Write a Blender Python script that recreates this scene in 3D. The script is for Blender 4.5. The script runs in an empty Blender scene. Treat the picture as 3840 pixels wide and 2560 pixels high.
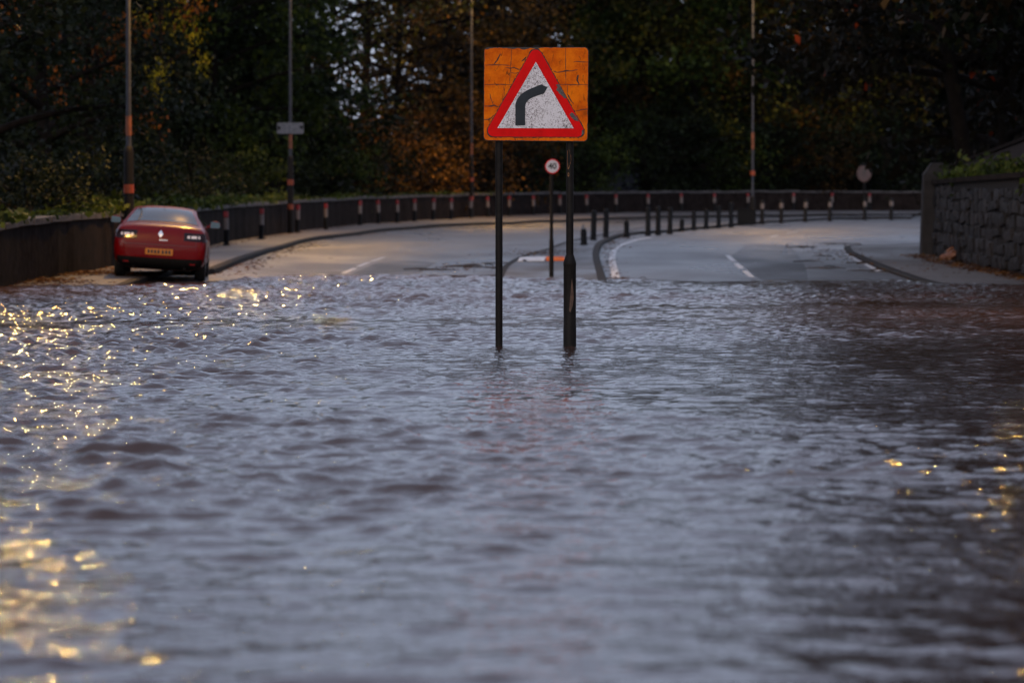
import bpy, bmesh, math, random
import numpy as np
from mathutils import Vector, Matrix
from mathutils.bvhtree import BVHTree

rnd = random.Random(7)
R = math.radians
scene = bpy.context.scene
COL = scene.collection

# ------------------------------------------------------------------ camera
FPX = 14400.0          # focal length in photograph pixels (3840 wide)
CAMZ = 1.12            # lens height above the flood
HORIZ = 853.0          # photograph row of the horizon
cam_d = bpy.data.cameras.new('camera')
cam = bpy.data.objects.new('camera', cam_d)
COL.objects.link(cam)
cam_d.sensor_width = 36.0
cam_d.lens = 36.0 * FPX / 3840.0
cam_d.clip_start = 0.5
cam_d.clip_end = 3000.0
PITCH = math.atan((1280.0 - HORIZ) / FPX)
cam.location = (0, 0, CAMZ)
cam.rotation_euler = (R(90) - PITCH, 0, 0)
cam_d.dof.use_dof = True
cam_d.dof.focus_distance = 36.0
cam_d.dof.aperture_fstop = 3.5
scene.camera = cam

# ------------------------------------------------------------------ sky, sun, exposure
SUN_EL, SUN_AZ = 9.0, 196.0        # azimuth clockwise from +Y: the glow is behind the camera
world = bpy.data.worlds.new('World')
scene.world = world
world.use_nodes = True
wn, wl = world.node_tree.nodes, world.node_tree.links
wn.clear()
w_out = wn.new('ShaderNodeOutputWorld')
w_bg = wn.new('ShaderNodeBackground')
w_sky = wn.new('ShaderNodeTexSky')
w_sky.sky_type = 'NISHITA'
w_sky.sun_disc = False
w_sky.sun_elevation = R(SUN_EL)
w_sky.sun_rotation = R(SUN_AZ)
w_sky.air_density = 1.0
w_sky.dust_density = 2.0
w_sky.ozone_density = 2.0
w_mix = wn.new('ShaderNodeMix')     # thin even cloud over the evening sky
w_mix.data_type = 'RGBA'
w_mix.inputs['Factor'].default_value = 0.78
w_mix.inputs['B'].default_value = (4.30, 4.75, 6.40, 1)
wl.new(w_sky.outputs['Color'], w_mix.inputs['A'])
wl.new(w_mix.outputs['Result'], w_bg.inputs['Color'])
w_bg.inputs['Strength'].default_value = 0.147
wl.new(w_bg.outputs['Background'], w_out.inputs['Surface'])

sun_d = bpy.data.lights.new('sun', 'SUN')
sun_d.energy = 0.8
sun_d.angle = R(24)
sun_d.color = (1.0, 0.88, 0.78)
sun = bpy.data.objects.new('sun', sun_d)
COL.objects.link(sun)
_az, _el = R(SUN_AZ), R(SUN_EL + 6)
_to = Vector((math.sin(_az) * math.cos(_el), math.cos(_az) * math.cos(_el), math.sin(_el)))
sun.rotation_euler = (-_to).to_track_quat('-Z', 'Y').to_euler()

vs = scene.view_settings
vs.view_transform = 'Standard'
vs.look = 'None'
vs.exposure = 0.0
vs.gamma = 1.0
vs.use_curve_mapping = False
scene.render.engine = 'CYCLES'
scene.cycles.max_bounces = 4
scene.cycles.diffuse_bounces = 1
scene.cycles.glossy_bounces = 2
scene.cycles.transmission_bounces = 2
scene.cycles.transparent_max_bounces = 4
scene.cycles.use_denoising = True
scene.cycles.use_adaptive_sampling = True
scene.cycles.adaptive_threshold = 0.02
scene.cycles.sample_clamp_indirect = 6.0
LAMP_STRENGTH = 4200.0
LAMP_FAR = 6500.0

# ------------------------------------------------------------------ helpers
def sstep(a, b, x):
    t = np.clip((np.asarray(x, float) - a) / (b - a), 0, 1)
    return t * t * (3 - 2 * t)

def zg(X, Y):
    """height of the carriageway; the flood lies at 0"""
    X = np.asarray(X, float); Y = np.asarray(Y, float)
    z = 0.014 * (np.minimum(Y, 236) - 90)
    z = np.maximum(z, -0.55 + 0.002 * Y)
    z = z + 0.17 * (1 - sstep(-6.6, -5.0, X)) * (1 - sstep(92, 125, Y)) * sstep(67, 79, Y)
    z = z + 0.018 * np.sin(X * 1.1 + 0.4) * np.sin(Y * 0.21) + 0.012 * np.sin(X * 2.3 + Y * 0.13)
    z = z + 0.13 * sstep(0.4, 4.0, X) * (1 - sstep(110, 160, Y)) * sstep(40, 74, Y)
    return z

def ray(px, py):
    cx = (px - 1920.0) / FPX; cy = (1280.0 - py) / FPX
    c, s = math.cos(PITCH), math.sin(PITCH)
    return Vector((cx, c + s * cy, -s + c * cy))

def at(px, py, Y):
    d = ray(px, py)
    k = Y / d.y
    return Vector((d.x * k, Y, CAMZ + d.z * k))

def hit(px, py, lift=0.0):
    d = ray(px, py)
    lo = None
    Y = 20.0
    f = lambda y: (CAMZ + d.z / d.y * y) - float(zg(d.x / d.y * y, y)) - lift
    prev = f(Y)
    while Y < 320:
        Y2 = Y + 0.5
        cur = f(Y2)
        if prev > 0 and cur <= 0:
            a, b = Y, Y2
            for _ in range(30):
                m = (a + b) / 2
                if f(m) > 0: a = m
                else: b = m
            return Vector((d.x / d.y * a, a, float(zg(d.x / d.y * a, a)) + lift))
        prev = cur; Y = Y2
    return at(px, py, 300)

def tag(o, label=None, cat=None, group=None, kind=None):
    if label: o['label'] = label
    if cat: o['category'] = cat
    if group: o['group'] = group
    if kind: o['kind'] = kind
    return o

def link(o, parent=None):
    COL.objects.link(o)
    if parent is not None: o.parent = parent
    return o

def empty(name, loc=(0, 0, 0), rz=0.0):
    o = bpy.data.objects.new(name, None)
    o.empty_display_size = 0.3
    o.location = loc; o.rotation_euler = (0, 0, rz)
    return link(o)

def mobj(name, verts, faces, mat, parent=None, smooth=False):
    me = bpy.data.meshes.new(name)
    me.from_pydata([tuple(v) for v in verts], [], [tuple(f) for f in faces])
    me.validate(); me.update()
    if mat: me.materials.append(mat)
    if smooth: me.polygons.foreach_set('use_smooth', [True] * len(me.polygons))
    return link(bpy.data.objects.new(name, me), parent)

def npmesh(name, V, F, mat, smooth=False):
    """V (n,3) floats, F (m,4) quads, fast path"""
    me = bpy.data.meshes.new(name)
    V = np.asarray(V, np.float32); F = np.asarray(F, np.int32)
    m, k = F.shape
    me.vertices.add(len(V)); me.vertices.foreach_set('co', V.ravel())
    me.loops.add(m * k); me.loops.foreach_set('vertex_index', F.ravel())
    me.polygons.add(m)
    me.polygons.foreach_set('loop_start', np.arange(m, dtype=np.int32) * k)
    me.polygons.foreach_set('loop_total', np.full(m, k, np.int32))
    if smooth: me.polygons.foreach_set('use_smooth', np.ones(m, bool))
    me.update(calc_edges=True)
    if mat: me.materials.append(mat)
    return me

class MB:
    def __init__(self): self.v = []; self.f = []
    def add(self, vs, fs):
        n = len(self.v); self.v += [tuple(v) for v in vs]; self.f += [tuple(i + n for i in f) for f in fs]; return self
    def box(self, a, b, M=None):
        x0, y0, z0 = a; x1, y1, z1 = b
        vs = [(x0, y0, z0), (x1, y0, z0), (x1, y1, z0), (x0, y1, z0), (x0, y0, z1), (x1, y0, z1), (x1, y1, z1), (x0, y1, z1)]
        if M: vs = [M @ Vector(v) for v in vs]
        return self.add(vs, [(0, 3, 2, 1), (4, 5, 6, 7), (0, 1, 5, 4), (1, 2, 6, 5), (2, 3, 7, 6), (3, 0, 4, 7)])
    def tube(self, pts, radii, n=8, cap=True):
        pts = [Vector(p) for p in pts]; rings = []
        base = len(self.v)
        up = None
        for i, p in enumerate(pts):
            t = (pts[min(i + 1, len(pts) - 1)] - pts[max(i - 1, 0)]).normalized()
            if up is None:
                up = t.orthogonal().normalized()
            up = (up - t * up.dot(t)).normalized()
            s = t.cross(up)
            for k in range(n):
                a = 2 * math.pi * k / n
                self.v.append(tuple(p + (up * math.cos(a) + s * math.sin(a)) * radii[i]))
        for i in range(len(pts) - 1):
            for k in range(n):
                a = base + i * n + k; b = base + i * n + (k + 1) % n
                self.f.append((a, b, b + n, a + n))
        if cap:
            self.f.append(tuple(base + k for k in reversed(range(n))))
            self.f.append(tuple(base + (len(pts) - 1) * n + k for k in range(n)))
        return self
    def lathe(self, prof, n=16, cx=0, cy=0):
        return self.tube_z([(r, z) for r, z in prof], n, cx, cy)
    def tube_z(self, prof, n, cx, cy):
        base = len(self.v)
        for r, z in prof:
            for k in range(n):
                a = 2 * math.pi * k / n
                self.v.append((cx + r * math.cos(a), cy + r * math.sin(a), z))
        for i in range(len(prof) - 1):
            for k in range(n):
                a = base + i * n + k; b = base + i * n + (k + 1) % n
                self.f.append((a, b, b + n, a + n))
        self.f.append(tuple(base + k for k in reversed(range(n))))
        self.f.append(tuple(base + (len(prof) - 1) * n + k for k in range(n)))
        return self
    def prism(self, poly, y0, y1):
        """poly in (x,z), extruded along y; y0 is the front"""
        n = len(poly)
        vs = [(x, y0, z) for x, z in poly] + [(x, y1, z) for x, z in poly]
        fs = [tuple(range(n)), tuple(reversed(range(n, 2 * n)))]
        for i in range(n):
            j = (i + 1) % n
            fs.append((i, i + n, j + n, j))
        return self.add(vs, fs)
    def build(self, name, mat, parent=None, smooth=False):
        return mobj(name, self.v, self.f, mat, parent, smooth)

def bevel(o, w=0.01, seg=2):
    m = o.modifiers.new('bevel', 'BEVEL'); m.width = w; m.segments = seg; m.limit_method = 'ANGLE'; m.angle_limit = R(35)
    return o

def auto_smooth(o, ang=40):
    me = o.data
    bm = bmesh.new(); bm.from_mesh(me)
    bmesh.ops.recalc_face_normals(bm, faces=bm.faces)
    for f in bm.faces: f.smooth = True
    for e in bm.edges:
        e.smooth = len(e.link_faces) == 2 and e.calc_face_angle(0) < R(ang)
    bm.to_mesh(me); bm.free()
    return o

def copy_tree(o, parent=None):
    c = o.copy(); COL.objects.link(c); c.parent = parent
    for ch in o.children: copy_tree(ch, c)
    return c

def resample(pts, n):
    P = np.array([(p[0], p[1]) for p in pts], float)
    d = np.r_[0, np.cumsum(np.hypot(*np.diff(P, axis=0).T))]
    s = np.linspace(0, d[-1], n)
    # smooth (Catmull-Rom like) through a dense linear resample and two box filters
    q = np.c_[np.interp(s, d, P[:, 0]), np.interp(s, d, P[:, 1])]
    return q

def spline(pts, n):
    P = [np.array((p[0], p[1]), float) for p in pts]
    P = [2 * P[0] - P[1]] + P + [2 * P[-1] - P[-2]]
    out = []
    for i in range(1, len(P) - 2):
        for t in np.linspace(0, 1, 16, endpoint=False):
            a, b, c, d = P[i - 1], P[i], P[i + 1], P[i + 2]
            out.append(0.5 * ((2 * b) + (c - a) * t + (2 * a - 5 * b + 4 * c - d) * t * t + (3 * b - 3 * c + d - a) * t ** 3))
    out.append(P[-2])
    return resample(out, n)

# ------------------------------------------------------------------ materials
def newmat(name):
    m = bpy.data.materials.new(name); m.use_nodes = True
    nt = m.node_tree
    return m, nt.nodes, nt.links, nt.nodes['Principled BSDF']

def plain(name, col, rough=0.5, metal=0.0, coat=0.0, var=0.0, vscale=8.0, bump=0.0, bscale=40.0, spec=0.5, rvar=0.0):
    m, N, L, b = newmat(name)
    b.inputs['Base Color'].default_value = (*col, 1)
    b.inputs['Roughness'].default_value = rough
    b.inputs['Metallic'].default_value = metal
    b.inputs['Coat Weight'].default_value = coat
    b.inputs['Coat Roughness'].default_value = 0.06
    b.inputs['Specular IOR Level'].default_value = spec
    if var or bump or rvar:
        tc = N.new('ShaderNodeTexCoord')
        n = N.new('ShaderNodeTexNoise'); n.inputs['Scale'].default_value = vscale; n.inputs['Detail'].default_value = 6
        n.inputs['Roughness'].default_value = 0.65
        L.new(tc.outputs['Object'], n.inputs['Vector'])
        if var:
            r = N.new('ShaderNodeValToRGB')
            r.color_ramp.elements[0].position = 0.3; r.color_ramp.elements[1].position = 0.72
            r.color_ramp.elements[0].color = (*[c * (1 - var) for c in col], 1)
            r.color_ramp.elements[1].color = (*[min(1, c * (1 + var)) for c in col], 1)
            L.new(n.outputs['Fac'], r.inputs['Fac']); L.new(r.outputs['Color'], b.inputs['Base Color'])
        if rvar:
            mr = N.new('ShaderNodeMapRange'); mr.inputs['From Min'].default_value = 0.3; mr.inputs['From Max'].default_value = 0.7
            mr.inputs['To Min'].default_value = max(0.02, rough - rvar); mr.inputs['To Max'].default_value = min(1, rough + rvar)
            L.new(n.outputs['Fac'], mr.inputs['Value']); L.new(mr.outputs['Result'], b.inputs['Roughness'])
        if bump:
            n2 = N.new('ShaderNodeTexNoise'); n2.inputs['Scale'].default_value = bscale; n2.inputs['Detail'].default_value = 5
            L.new(tc.outputs['Object'], n2.inputs['Vector'])
            bp = N.new('ShaderNodeBump'); bp.inputs['Strength'].default_value = bump; bp.inputs['Distance'].default_value = 0.02
            L.new(n2.outputs['Fac'], bp.inputs['Height']); L.new(bp.outputs['Normal'], b.inputs['Normal'])
    return m

def leafmat(name, cols, trans=0.25, nscale=0.35):
    """leaf colours picked leaf by leaf, drifting in patches through the crown"""
    m, N, L, b = newmat(name)
    geo = N.new('ShaderNodeNewGeometry'); tc = N.new('ShaderNodeTexCoord'); oi = N.new('ShaderNodeObjectInfo')
    n = N.new('ShaderNodeTexNoise'); n.inputs['Scale'].default_value = nscale; n.inputs['Detail'].default_value = 2
    add = N.new('ShaderNodeVectorMath'); add.operation = 'ADD'
    L.new(tc.outputs['Object'], add.inputs[0]); L.new(oi.outputs['Location'], add.inputs[1])
    L.new(add.outputs['Vector'], n.inputs['Vector'])
    mix = N.new('ShaderNodeMath'); mix.operation = 'MULTIPLY_ADD'
    L.new(geo.outputs['Random Per Island'], mix.inputs[0]); mix.inputs[1].default_value = 0.5
    sc = N.new('ShaderNodeMapRange'); sc.inputs['From Min'].default_value = 0.32; sc.inputs['From Max'].default_value = 0.68
    sc.inputs['To Min'].default_value = 0.0; sc.inputs['To Max'].default_value = 0.55
    L.new(n.outputs['Fac'], sc.inputs['Value']); L.new(sc.outputs['Result'], mix.inputs[2])
    r = N.new('ShaderNodeValToRGB')
    el = r.color_ramp.elements
    el[0].color = (*cols[0], 1); el[1].color = (*cols[-1], 1)
    for i, c in enumerate(cols[1:-1]):
        e = el.new((i + 1) / (len(cols) - 1)); e.color = (*c, 1)
    L.new(mix.outputs[0], r.inputs['Fac'])
    L.new(r.outputs['Color'], b.inputs['Base Color'])
    b.inputs['Roughness'].default_value = 0.6
    b.inputs['Specular IOR Level'].default_value = 0.10
    tr = N.new('ShaderNodeBsdfTranslucent'); L.new(r.outputs['Color'], tr.inputs['Color'])
    ms = N.new('ShaderNodeMixShader'); ms.inputs['Fac'].default_value = trans
    L.new(b.outputs['BSDF'], ms.inputs[1]); L.new(tr.outputs['BSDF'], ms.inputs[2])
    L.new(ms.outputs['Shader'], N['Material Output'].inputs['Surface'])
    return m

M = {}
M['black_post'] = plain('black_post', (0.011, 0.009, 0.008), 0.6, var=0.35, vscale=14, bump=0.15, bscale=60, spec=0.12)
M['black_plastic'] = plain('black_plastic', (0.007, 0.007, 0.008), 0.6, var=0.3, vscale=10, spec=0.12)
M['column_dark'] = plain('column_dark', (0.008, 0.007, 0.007), 0.6, var=0.3, vscale=6, spec=0.12)
M['column_grey'] = plain('column_grey', (0.040, 0.043, 0.055), 0.5, metal=0.2, var=0.3, vscale=3, spec=0.3)
M['band_orange'] = plain('band_orange', (0.25, 0.036, 0.004), 0.5, var=0.25, vscale=12)
M['band_sheen'] = plain('band_sheen', (0.17, 0.05, 0.018), 0.6, var=0.35, vscale=9)  # orange-brown paint standing in for light reflected on the lamp shafts
M['band_red'] = plain('band_red', (0.20, 0.008, 0.012), 0.45, var=0.4, vscale=20)
M['band_white'] = plain('band_white', (0.14, 0.11, 0.10), 0.5, var=0.4, vscale=16)
M['plate_grey'] = plain('plate_grey', (0.13, 0.13, 0.145), 0.5, var=0.4, vscale=7)
M['wall_stone'] = plain('wall_stone', (0.015, 0.011, 0.010), 0.8, var=0.6, vscale=3.2, bump=0.9, bscale=7, spec=0.03)
M['rubble'] = plain('rubble', (0.008, 0.0068, 0.0075), 0.6, var=0.7, vscale=3.0, bump=0.9, bscale=12, spec=0.15)
M['rubble_pale'] = plain('rubble_pale', (0.015, 0.013, 0.0145), 0.6, var=0.6, vscale=4, bump=0.8, bscale=14, spec=0.2)
M['mortar'] = plain('mortar', (0.011, 0.010, 0.010), 0.8, var=0.4, vscale=6, bump=0.6, bscale=20, spec=0.15)
M['coping'] = plain('coping', (0.060, 0.053, 0.053), 0.6, spec=0.25, var=0.5, vscale=2.2, bump=0.6, bscale=12)
M['render_wall'] = plain('render_wall', (0.026, 0.020, 0.020), 0.8, spec=0.15, var=0.35, vscale=1.2, bump=0.3, bscale=8)
M['kerb'] = plain('kerb', (0.014, 0.012, 0.011), 0.7, spec=0.12, var=0.4, vscale=3, bump=0.3, bscale=20)  # darkened: the shade on the kerb face is put into its colour
M['paint_white'] = plain('paint_white', (0.50, 0.50, 0.52), 0.4, var=0.45, vscale=9, rvar=0.15)
M['soil'] = plain('soil', (0.008, 0.007, 0.005), 0.95, spec=0.05, var=0.5, vscale=1.5, bump=0.5, bscale=6)
M['bark'] = plain('bark', (0.009, 0.007, 0.006), 0.9, spec=0.05, var=0.5, vscale=4, bump=0.8, bscale=18)
M['tyre'] = plain('tyre', (0.010, 0.010, 0.010), 0.75, var=0.2, vscale=30)
M['alloy'] = plain('alloy', (0.45, 0.45, 0.47), 0.3, metal=0.9)
M['chrome'] = plain('chrome', (0.75, 0.75, 0.78), 0.15, metal=1.0)
M['glass_dark'] = plain('glass_dark', (0.004, 0.007, 0.011), 0.09, spec=0.7)
M['glass_tail'] = plain('glass_tail', (0.012, 0.001, 0.0015), 0.12, coat=0.3, spec=0.2)
M['lens_white'] = plain('lens_white', (0.72, 0.68, 0.70), 0.15, coat=0.6)
M['reflector_red'] = plain('reflector_red', (0.25, 0.01, 0.012), 0.25, coat=0.6)
M['car_red'] = plain('car_red', (0.125, 0.0005, 0.002), 0.32, coat=0.28, spec=0.08)
M['mirror_pale'] = plain('mirror_pale', (0.12, 0.19, 0.24), 0.12, metal=0.6)
M['plate_yellow'] = plain('plate_yellow', (0.52, 0.17, 0.004), 0.35, var=0.15, vscale=20)
M['ink'] = plain('ink', (0.018, 0.018, 0.02), 0.5)
M['sign_red'] = plain('sign_red', (0.66, 0.001, 0.002), 0.5, var=0.18, vscale=7, spec=0.08)
M['sign_arrow'] = plain('sign_arrow', (0.030, 0.036, 0.042), 0.6, var=0.12, vscale=9, spec=0.1)
M['sign_edge'] = plain('sign_edge', (0.020, 0.010, 0.007), 0.6, var=0.5, vscale=30)
M['crack'] = plain('crack', (0.028, 0.009, 0.003), 0.7, var=0.5, vscale=40)
M['peel'] = plain('peel', (0.085, 0.07, 0.06), 0.6, var=0.6, vscale=50, bump=0.5, bscale=90)
M['tan_wear'] = plain('tan_wear', (0.30, 0.13, 0.045), 0.65, var=0.5, vscale=30, bump=0.4, bscale=80)
M['brown_wear'] = plain('brown_wear', (0.085, 0.045, 0.028), 0.65, var=0.5, vscale=25)
M['house_wall'] = plain('house_wall', (0.026, 0.028, 0.042), 0.8, var=0.3, vscale=2)
M['roof_slate'] = plain('roof_slate', (0.028, 0.025, 0.028), 0.7, spec=0.1, var=0.3, vscale=3)
M['litter'] = plain('litter', (0.15, 0.06, 0.03), 0.5, var=0.4, vscale=8)
M['twig'] = plain('twig', (0.035, 0.022, 0.014), 0.8, var=0.4, vscale=10)

LEAF = {
    'dark_green': leafmat('leaf_dark_green', [(0.0020, 0.0034, 0.0020), (0.0051, 0.0076, 0.0034), (0.0101, 0.0153, 0.0059), (0.0237, 0.0288, 0.0085)]),
    'green': leafmat('leaf_green', [(0.0026, 0.0051, 0.0016), (0.0076, 0.0144, 0.0034), (0.0254, 0.0389, 0.0069), (0.0635, 0.0762, 0.0101)]),
    'olive': leafmat('leaf_olive', [(0.0051, 0.0059, 0.0016), (0.0169, 0.0177, 0.0034), (0.0550, 0.0491, 0.0076), (0.1354, 0.1101, 0.0127)]),
    'brown': leafmat('leaf_brown', [(0.0042, 0.0034, 0.0016), (0.0153, 0.0093, 0.0034), (0.0466, 0.0254, 0.0059), (0.1101, 0.0524, 0.0085)]),
    'orange': leafmat('leaf_orange', [(0.0069, 0.0042, 0.0016), (0.0296, 0.0153, 0.0034), (0.0846, 0.0389, 0.0059), (0.2402, 0.0983, 0.0109)]),
    'maple': leafmat('leaf_maple', [(0.0201, 0.0067, 0.0027), (0.1071, 0.0301, 0.0054), (0.3456, 0.0951, 0.0087), (0.4752, 0.1296, 0.0103)]),
    'yellow': leafmat('leaf_yellow', [(0.0201, 0.0201, 0.0033), (0.1005, 0.0938, 0.0054), (0.3456, 0.2937, 0.0087)]),
    'dark_red': leafmat('leaf_dark_red', [(0.0015, 0.0025, 0.0015), (0.0037, 0.0043, 0.0025), (0.0074, 0.0068, 0.0031), (0.0087, 0.0062, 0.0031), (0.0087, 0.0062, 0.0031), (0.2400, 0.0360, 0.0080)]),
    'litter': leafmat('leaf_litter', [(0.012, 0.006, 0.003), (0.05, 0.018, 0.006), (0.13, 0.05, 0.010), (0.24, 0.12, 0.015)], nscale=1.2),
    'weed': leafmat('leaf_weed', [(0.006, 0.010, 0.003), (0.018, 0.028, 0.006), (0.05, 0.07, 0.012), (0.10, 0.10, 0.022)], nscale=0.6),
}
_e = [n for n in LEAF['dark_red'].node_tree.nodes if n.type == 'VALTORGB'][0].color_ramp.elements
_e[4].position = 0.90
_e[5].color = (0.40, 0.05, 0.010, 1)
# wet asphalt: puddled patches are smooth, drained patches rough
def asphalt(name, col, r0, r1, scale, bump=0.25):
    m, N, L, b = newmat(name)
    tc = N.new('ShaderNodeTexCoord')
    mp = N.new('ShaderNodeMapping'); mp.inputs['Scale'].default_value = (1.0, 0.28, 1.0)
    L.new(tc.outputs['Object'], mp.inputs['Vector'])
    n = N.new('ShaderNodeTexNoise'); n.inputs['Scale'].default_value = scale; n.inputs['Detail'].default_value = 5
    L.new(mp.outputs['Vector'], n.inputs['Vector'])
    mr = N.new('ShaderNodeMapRange'); mr.inputs['From Min'].default_value = 0.36; mr.inputs['From Max'].default_value = 0.62
    mr.inputs['To Min'].default_value = r0; mr.inputs['To Max'].default_value = r1
    L.new(n.outputs['Fac'], mr.inputs['Value']); L.new(mr.outputs['Result'], b.inputs['Roughness'])
    g = N.new('ShaderNodeTexNoise'); g.inputs['Scale'].default_value = 9; g.inputs['Detail'].default_value = 8
    L.new(tc.outputs['Object'], g.inputs['Vector'])
    r = N.new('ShaderNodeValToRGB'); r.color_ramp.elements[0].position = 0.3; r.color_ramp.elements[1].position = 0.75
    r.color_ramp.elements[0].color = (*[c * 0.55 for c in col], 1); r.color_ramp.elements[1].color = (*[c * 1.4 for c in col], 1)
    L.new(g.outputs['Fac'], r.inputs['Fac']); L.new(r.outputs['Color'], b.inputs['Base Color'])
    g2 = N.new('ShaderNodeTexNoise'); g2.inputs['Scale'].default_value = 45; g2.inputs['Detail'].default_value = 3
    L.new(tc.outputs['Object'], g2.inputs['Vector'])
    bp = N.new('ShaderNodeBump'); bp.inputs['Strength'].default_value = bump; bp.inputs['Distance'].default_value = 0.010
    L.new(g2.outputs['Fac'], bp.inputs['Height']); L.new(bp.outputs['Normal'], b.inputs['Normal'])
    return m
M['road'] = asphalt('wet_asphalt', (0.036, 0.034, 0.037), 0.26, 0.52, 0.30, 1.0)
M['patch'] = asphalt('asphalt_patch', (0.014, 0.014, 0.016), 0.34, 0.50, 0.5, 1.0)
_b = M['road'].node_tree.nodes['Principled BSDF']
_b.inputs['Coat Weight'].default_value = 0.35; _b.inputs['Coat Roughness'].default_value = 0.40; _b.inputs['Coat IOR'].default_value = 1.33
M['footway'] = asphalt('wet_footway', (0.085, 0.075, 0.072), 0.40, 0.65, 0.4, 0.6)
M['island'] = asphalt('island_paving', (0.040, 0.039, 0.043), 0.28, 0.60, 0.5)

# flood water: muddy body, mirror-like rippled skin
def water_mat():
    m, N, L, b = newmat('flood_water')
    b.inputs['Base Color'].default_value = (0.050, 0.027, 0.021, 1)
    b.inputs['Roughness'].default_value = 0.05
    b.inputs['IOR'].default_value = 1.333
    tc = N.new('ShaderNodeTexCoord')
    n1 = N.new('ShaderNodeTexNoise'); n1.inputs['Scale'].default_value = 13.0; n1.inputs['Detail'].default_value = 3.0; n1.inputs['Roughness'].default_value = 0.55
    n1.inputs['Distortion'].default_value = 0.5
    L.new(tc.outputs['Object'], n1.inputs['Vector'])
    n2 = N.new('ShaderNodeTexNoise'); n2.inputs['Scale'].default_value = 0.22; n2.inputs['Detail'].default_value = 2
    L.new(tc.outputs['Object'], n2.inputs['Vector'])
    gust = N.new('ShaderNodeMapRange'); gust.inputs['From Min'].default_value = 0.38; gust.inputs['From Max'].default_value = 0.62
    gust.inputs['To Min'].default_value = 0.26; gust.inputs['To Max'].default_value = 0.80
    L.new(n2.outputs['Fac'], gust.inputs['Value'])
    bp = N.new('ShaderNodeBump'); bp.inputs['Distance'].default_value = 0.016
    L.new(gust.outputs['Result'], bp.inputs['Strength'])
    L.new(n1.outputs['Fac'], bp.inputs['Height']); L.new(bp.outputs['Normal'], b.inputs['Normal'])
    return m
M['water'] = water_mat()

# sign backing: sun-bleached orange sheeting, blotched and streaked
def sign_orange():
    m, N, L, b = newmat('sign_orange')
    tc = N.new('ShaderNodeTexCoord')
    n = N.new('ShaderNodeTexNoise'); n.inputs['Scale'].default_value = 5; n.inputs['Detail'].default_value = 8; n.inputs['Roughness'].default_value = 0.7
    L.new(tc.outputs['Object'], n.inputs['Vector'])
    r = N.new('ShaderNodeValToRGB'); e = r.color_ramp.elements
    e[0].position = 0.25; e[0].color = (0.20, 0.045, 0.004, 1)
    e[1].position = 0.8; e[1].color = (0.84, 0.22, 0.002, 1)
    k = e.new(0.42); k.color = (0.58, 0.09, 0.001, 1)
    k = e.new(0.6); k.color = (0.78, 0.165, 0.0015, 1)
    L.new(n.outputs['Fac'], r.inputs['Fac'])
    mp = N.new('ShaderNodeMapping'); mp.inputs['Scale'].default_value = (16, 16, 5)
    L.new(tc.outputs['Object'], mp.inputs['Vector'])
    n2 = N.new('ShaderNodeTexNoise'); n2.inputs['Scale'].default_value = 1.4; n2.inputs['Detail'].default_value = 6; n2.inputs['Distortion'].default_value = 1.5
    L.new(mp.outputs['Vector'], n2.inputs['Vector'])
    st = N.new('ShaderNodeMapRange'); st.inputs['From Min'].default_value = 0.60; st.inputs['From Max'].default_value = 0.72
    L.new(n2.outputs['Fac'], st.inputs['Value'])
    mx = N.new('ShaderNodeMix'); mx.data_type = 'RGBA'; mx.inputs['B'].default_value = (0.13, 0.035, 0.006, 1)
    L.new(st.outputs['Result'], mx.inputs['Factor']); L.new(r.outputs['Color'], mx.inputs['A'])
    L.new(mx.outputs['Result'], b.inputs['Base Color'])
    b.inputs['Specular IOR Level'].default_value = 0.06
    b.inputs['Roughness'].default_value = 0.55
    return m
M['sign_orange'] = sign_orange()

def sign_white():
    m, N, L, b = newmat('sign_white')
    tc = N.new('ShaderNodeTexCoord')
    n = N.new('ShaderNodeTexNoise'); n.inputs['Scale'].default_value = 42; n.inputs['Detail'].default_value = 4; n.inputs['Roughness'].default_value = 0.6
    n.inputs['Distortion'].default_value = 2.2
    L.new(tc.outputs['Object'], n.inputs['Vector'])
    n3 = N.new('ShaderNodeTexNoise'); n3.inputs['Scale'].default_value = 5; n3.inputs['Detail'].default_value = 3
    L.new(tc.outputs['Object'], n3.inputs['Vector'])
    ad = N.new('ShaderNodeMath'); ad.operation = 'MULTIPLY_ADD'; ad.inputs[1].default_value = 0.25
    L.new(n3.outputs['Fac'], ad.inputs[0]); L.new(n.outputs['Fac'], ad.inputs[2])
    r = N.new('ShaderNodeValToRGB'); e = r.color_ramp.elements
    e[0].position = 0.62; e[0].color = (0.66, 0.63, 0.65, 1)
    e[1].position = 0.76; e[1].color = (0.05, 0.04, 0.04, 1)
    k = e.new(0.68); k.color = (0.42, 0.37, 0.37, 1)
    L.new(ad.outputs[0], r.inputs['Fac']); L.new(r.outputs['Color'], b.inputs['Base Color'])
    b.inputs['Roughness'].default_value = 0.5
    return m
M['sign_white'] = sign_white()

def glow(strength):
    m, N, L, b = newmat('sodium_glow')
    N.remove(b)
    e = N.new('ShaderNodeEmission'); e.inputs['Color'].default_value = (1.0, 0.52, 0.11, 1); e.inputs['Strength'].default_value = strength
    L.new(e.outputs['Emission'], N['Material Output'].inputs['Surface'])
    return m
M['glow'] = glow(LAMP_STRENGTH)
M['glow_far'] = glow(LAMP_FAR)

# ------------------------------------------------------------------ the lie of the land
WALL = spline([(-11.0, 4), (-10.4, 40), (-9.75, 71), (-9.25, 78), (-9.05, 86), (-9.15, 96), (-9.35, 128), (-7.6, 164), (-4.2, 187), (1.2, 212), (8.0, 226), (18, 236), (32, 242), (60, 246)], 420)

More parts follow.
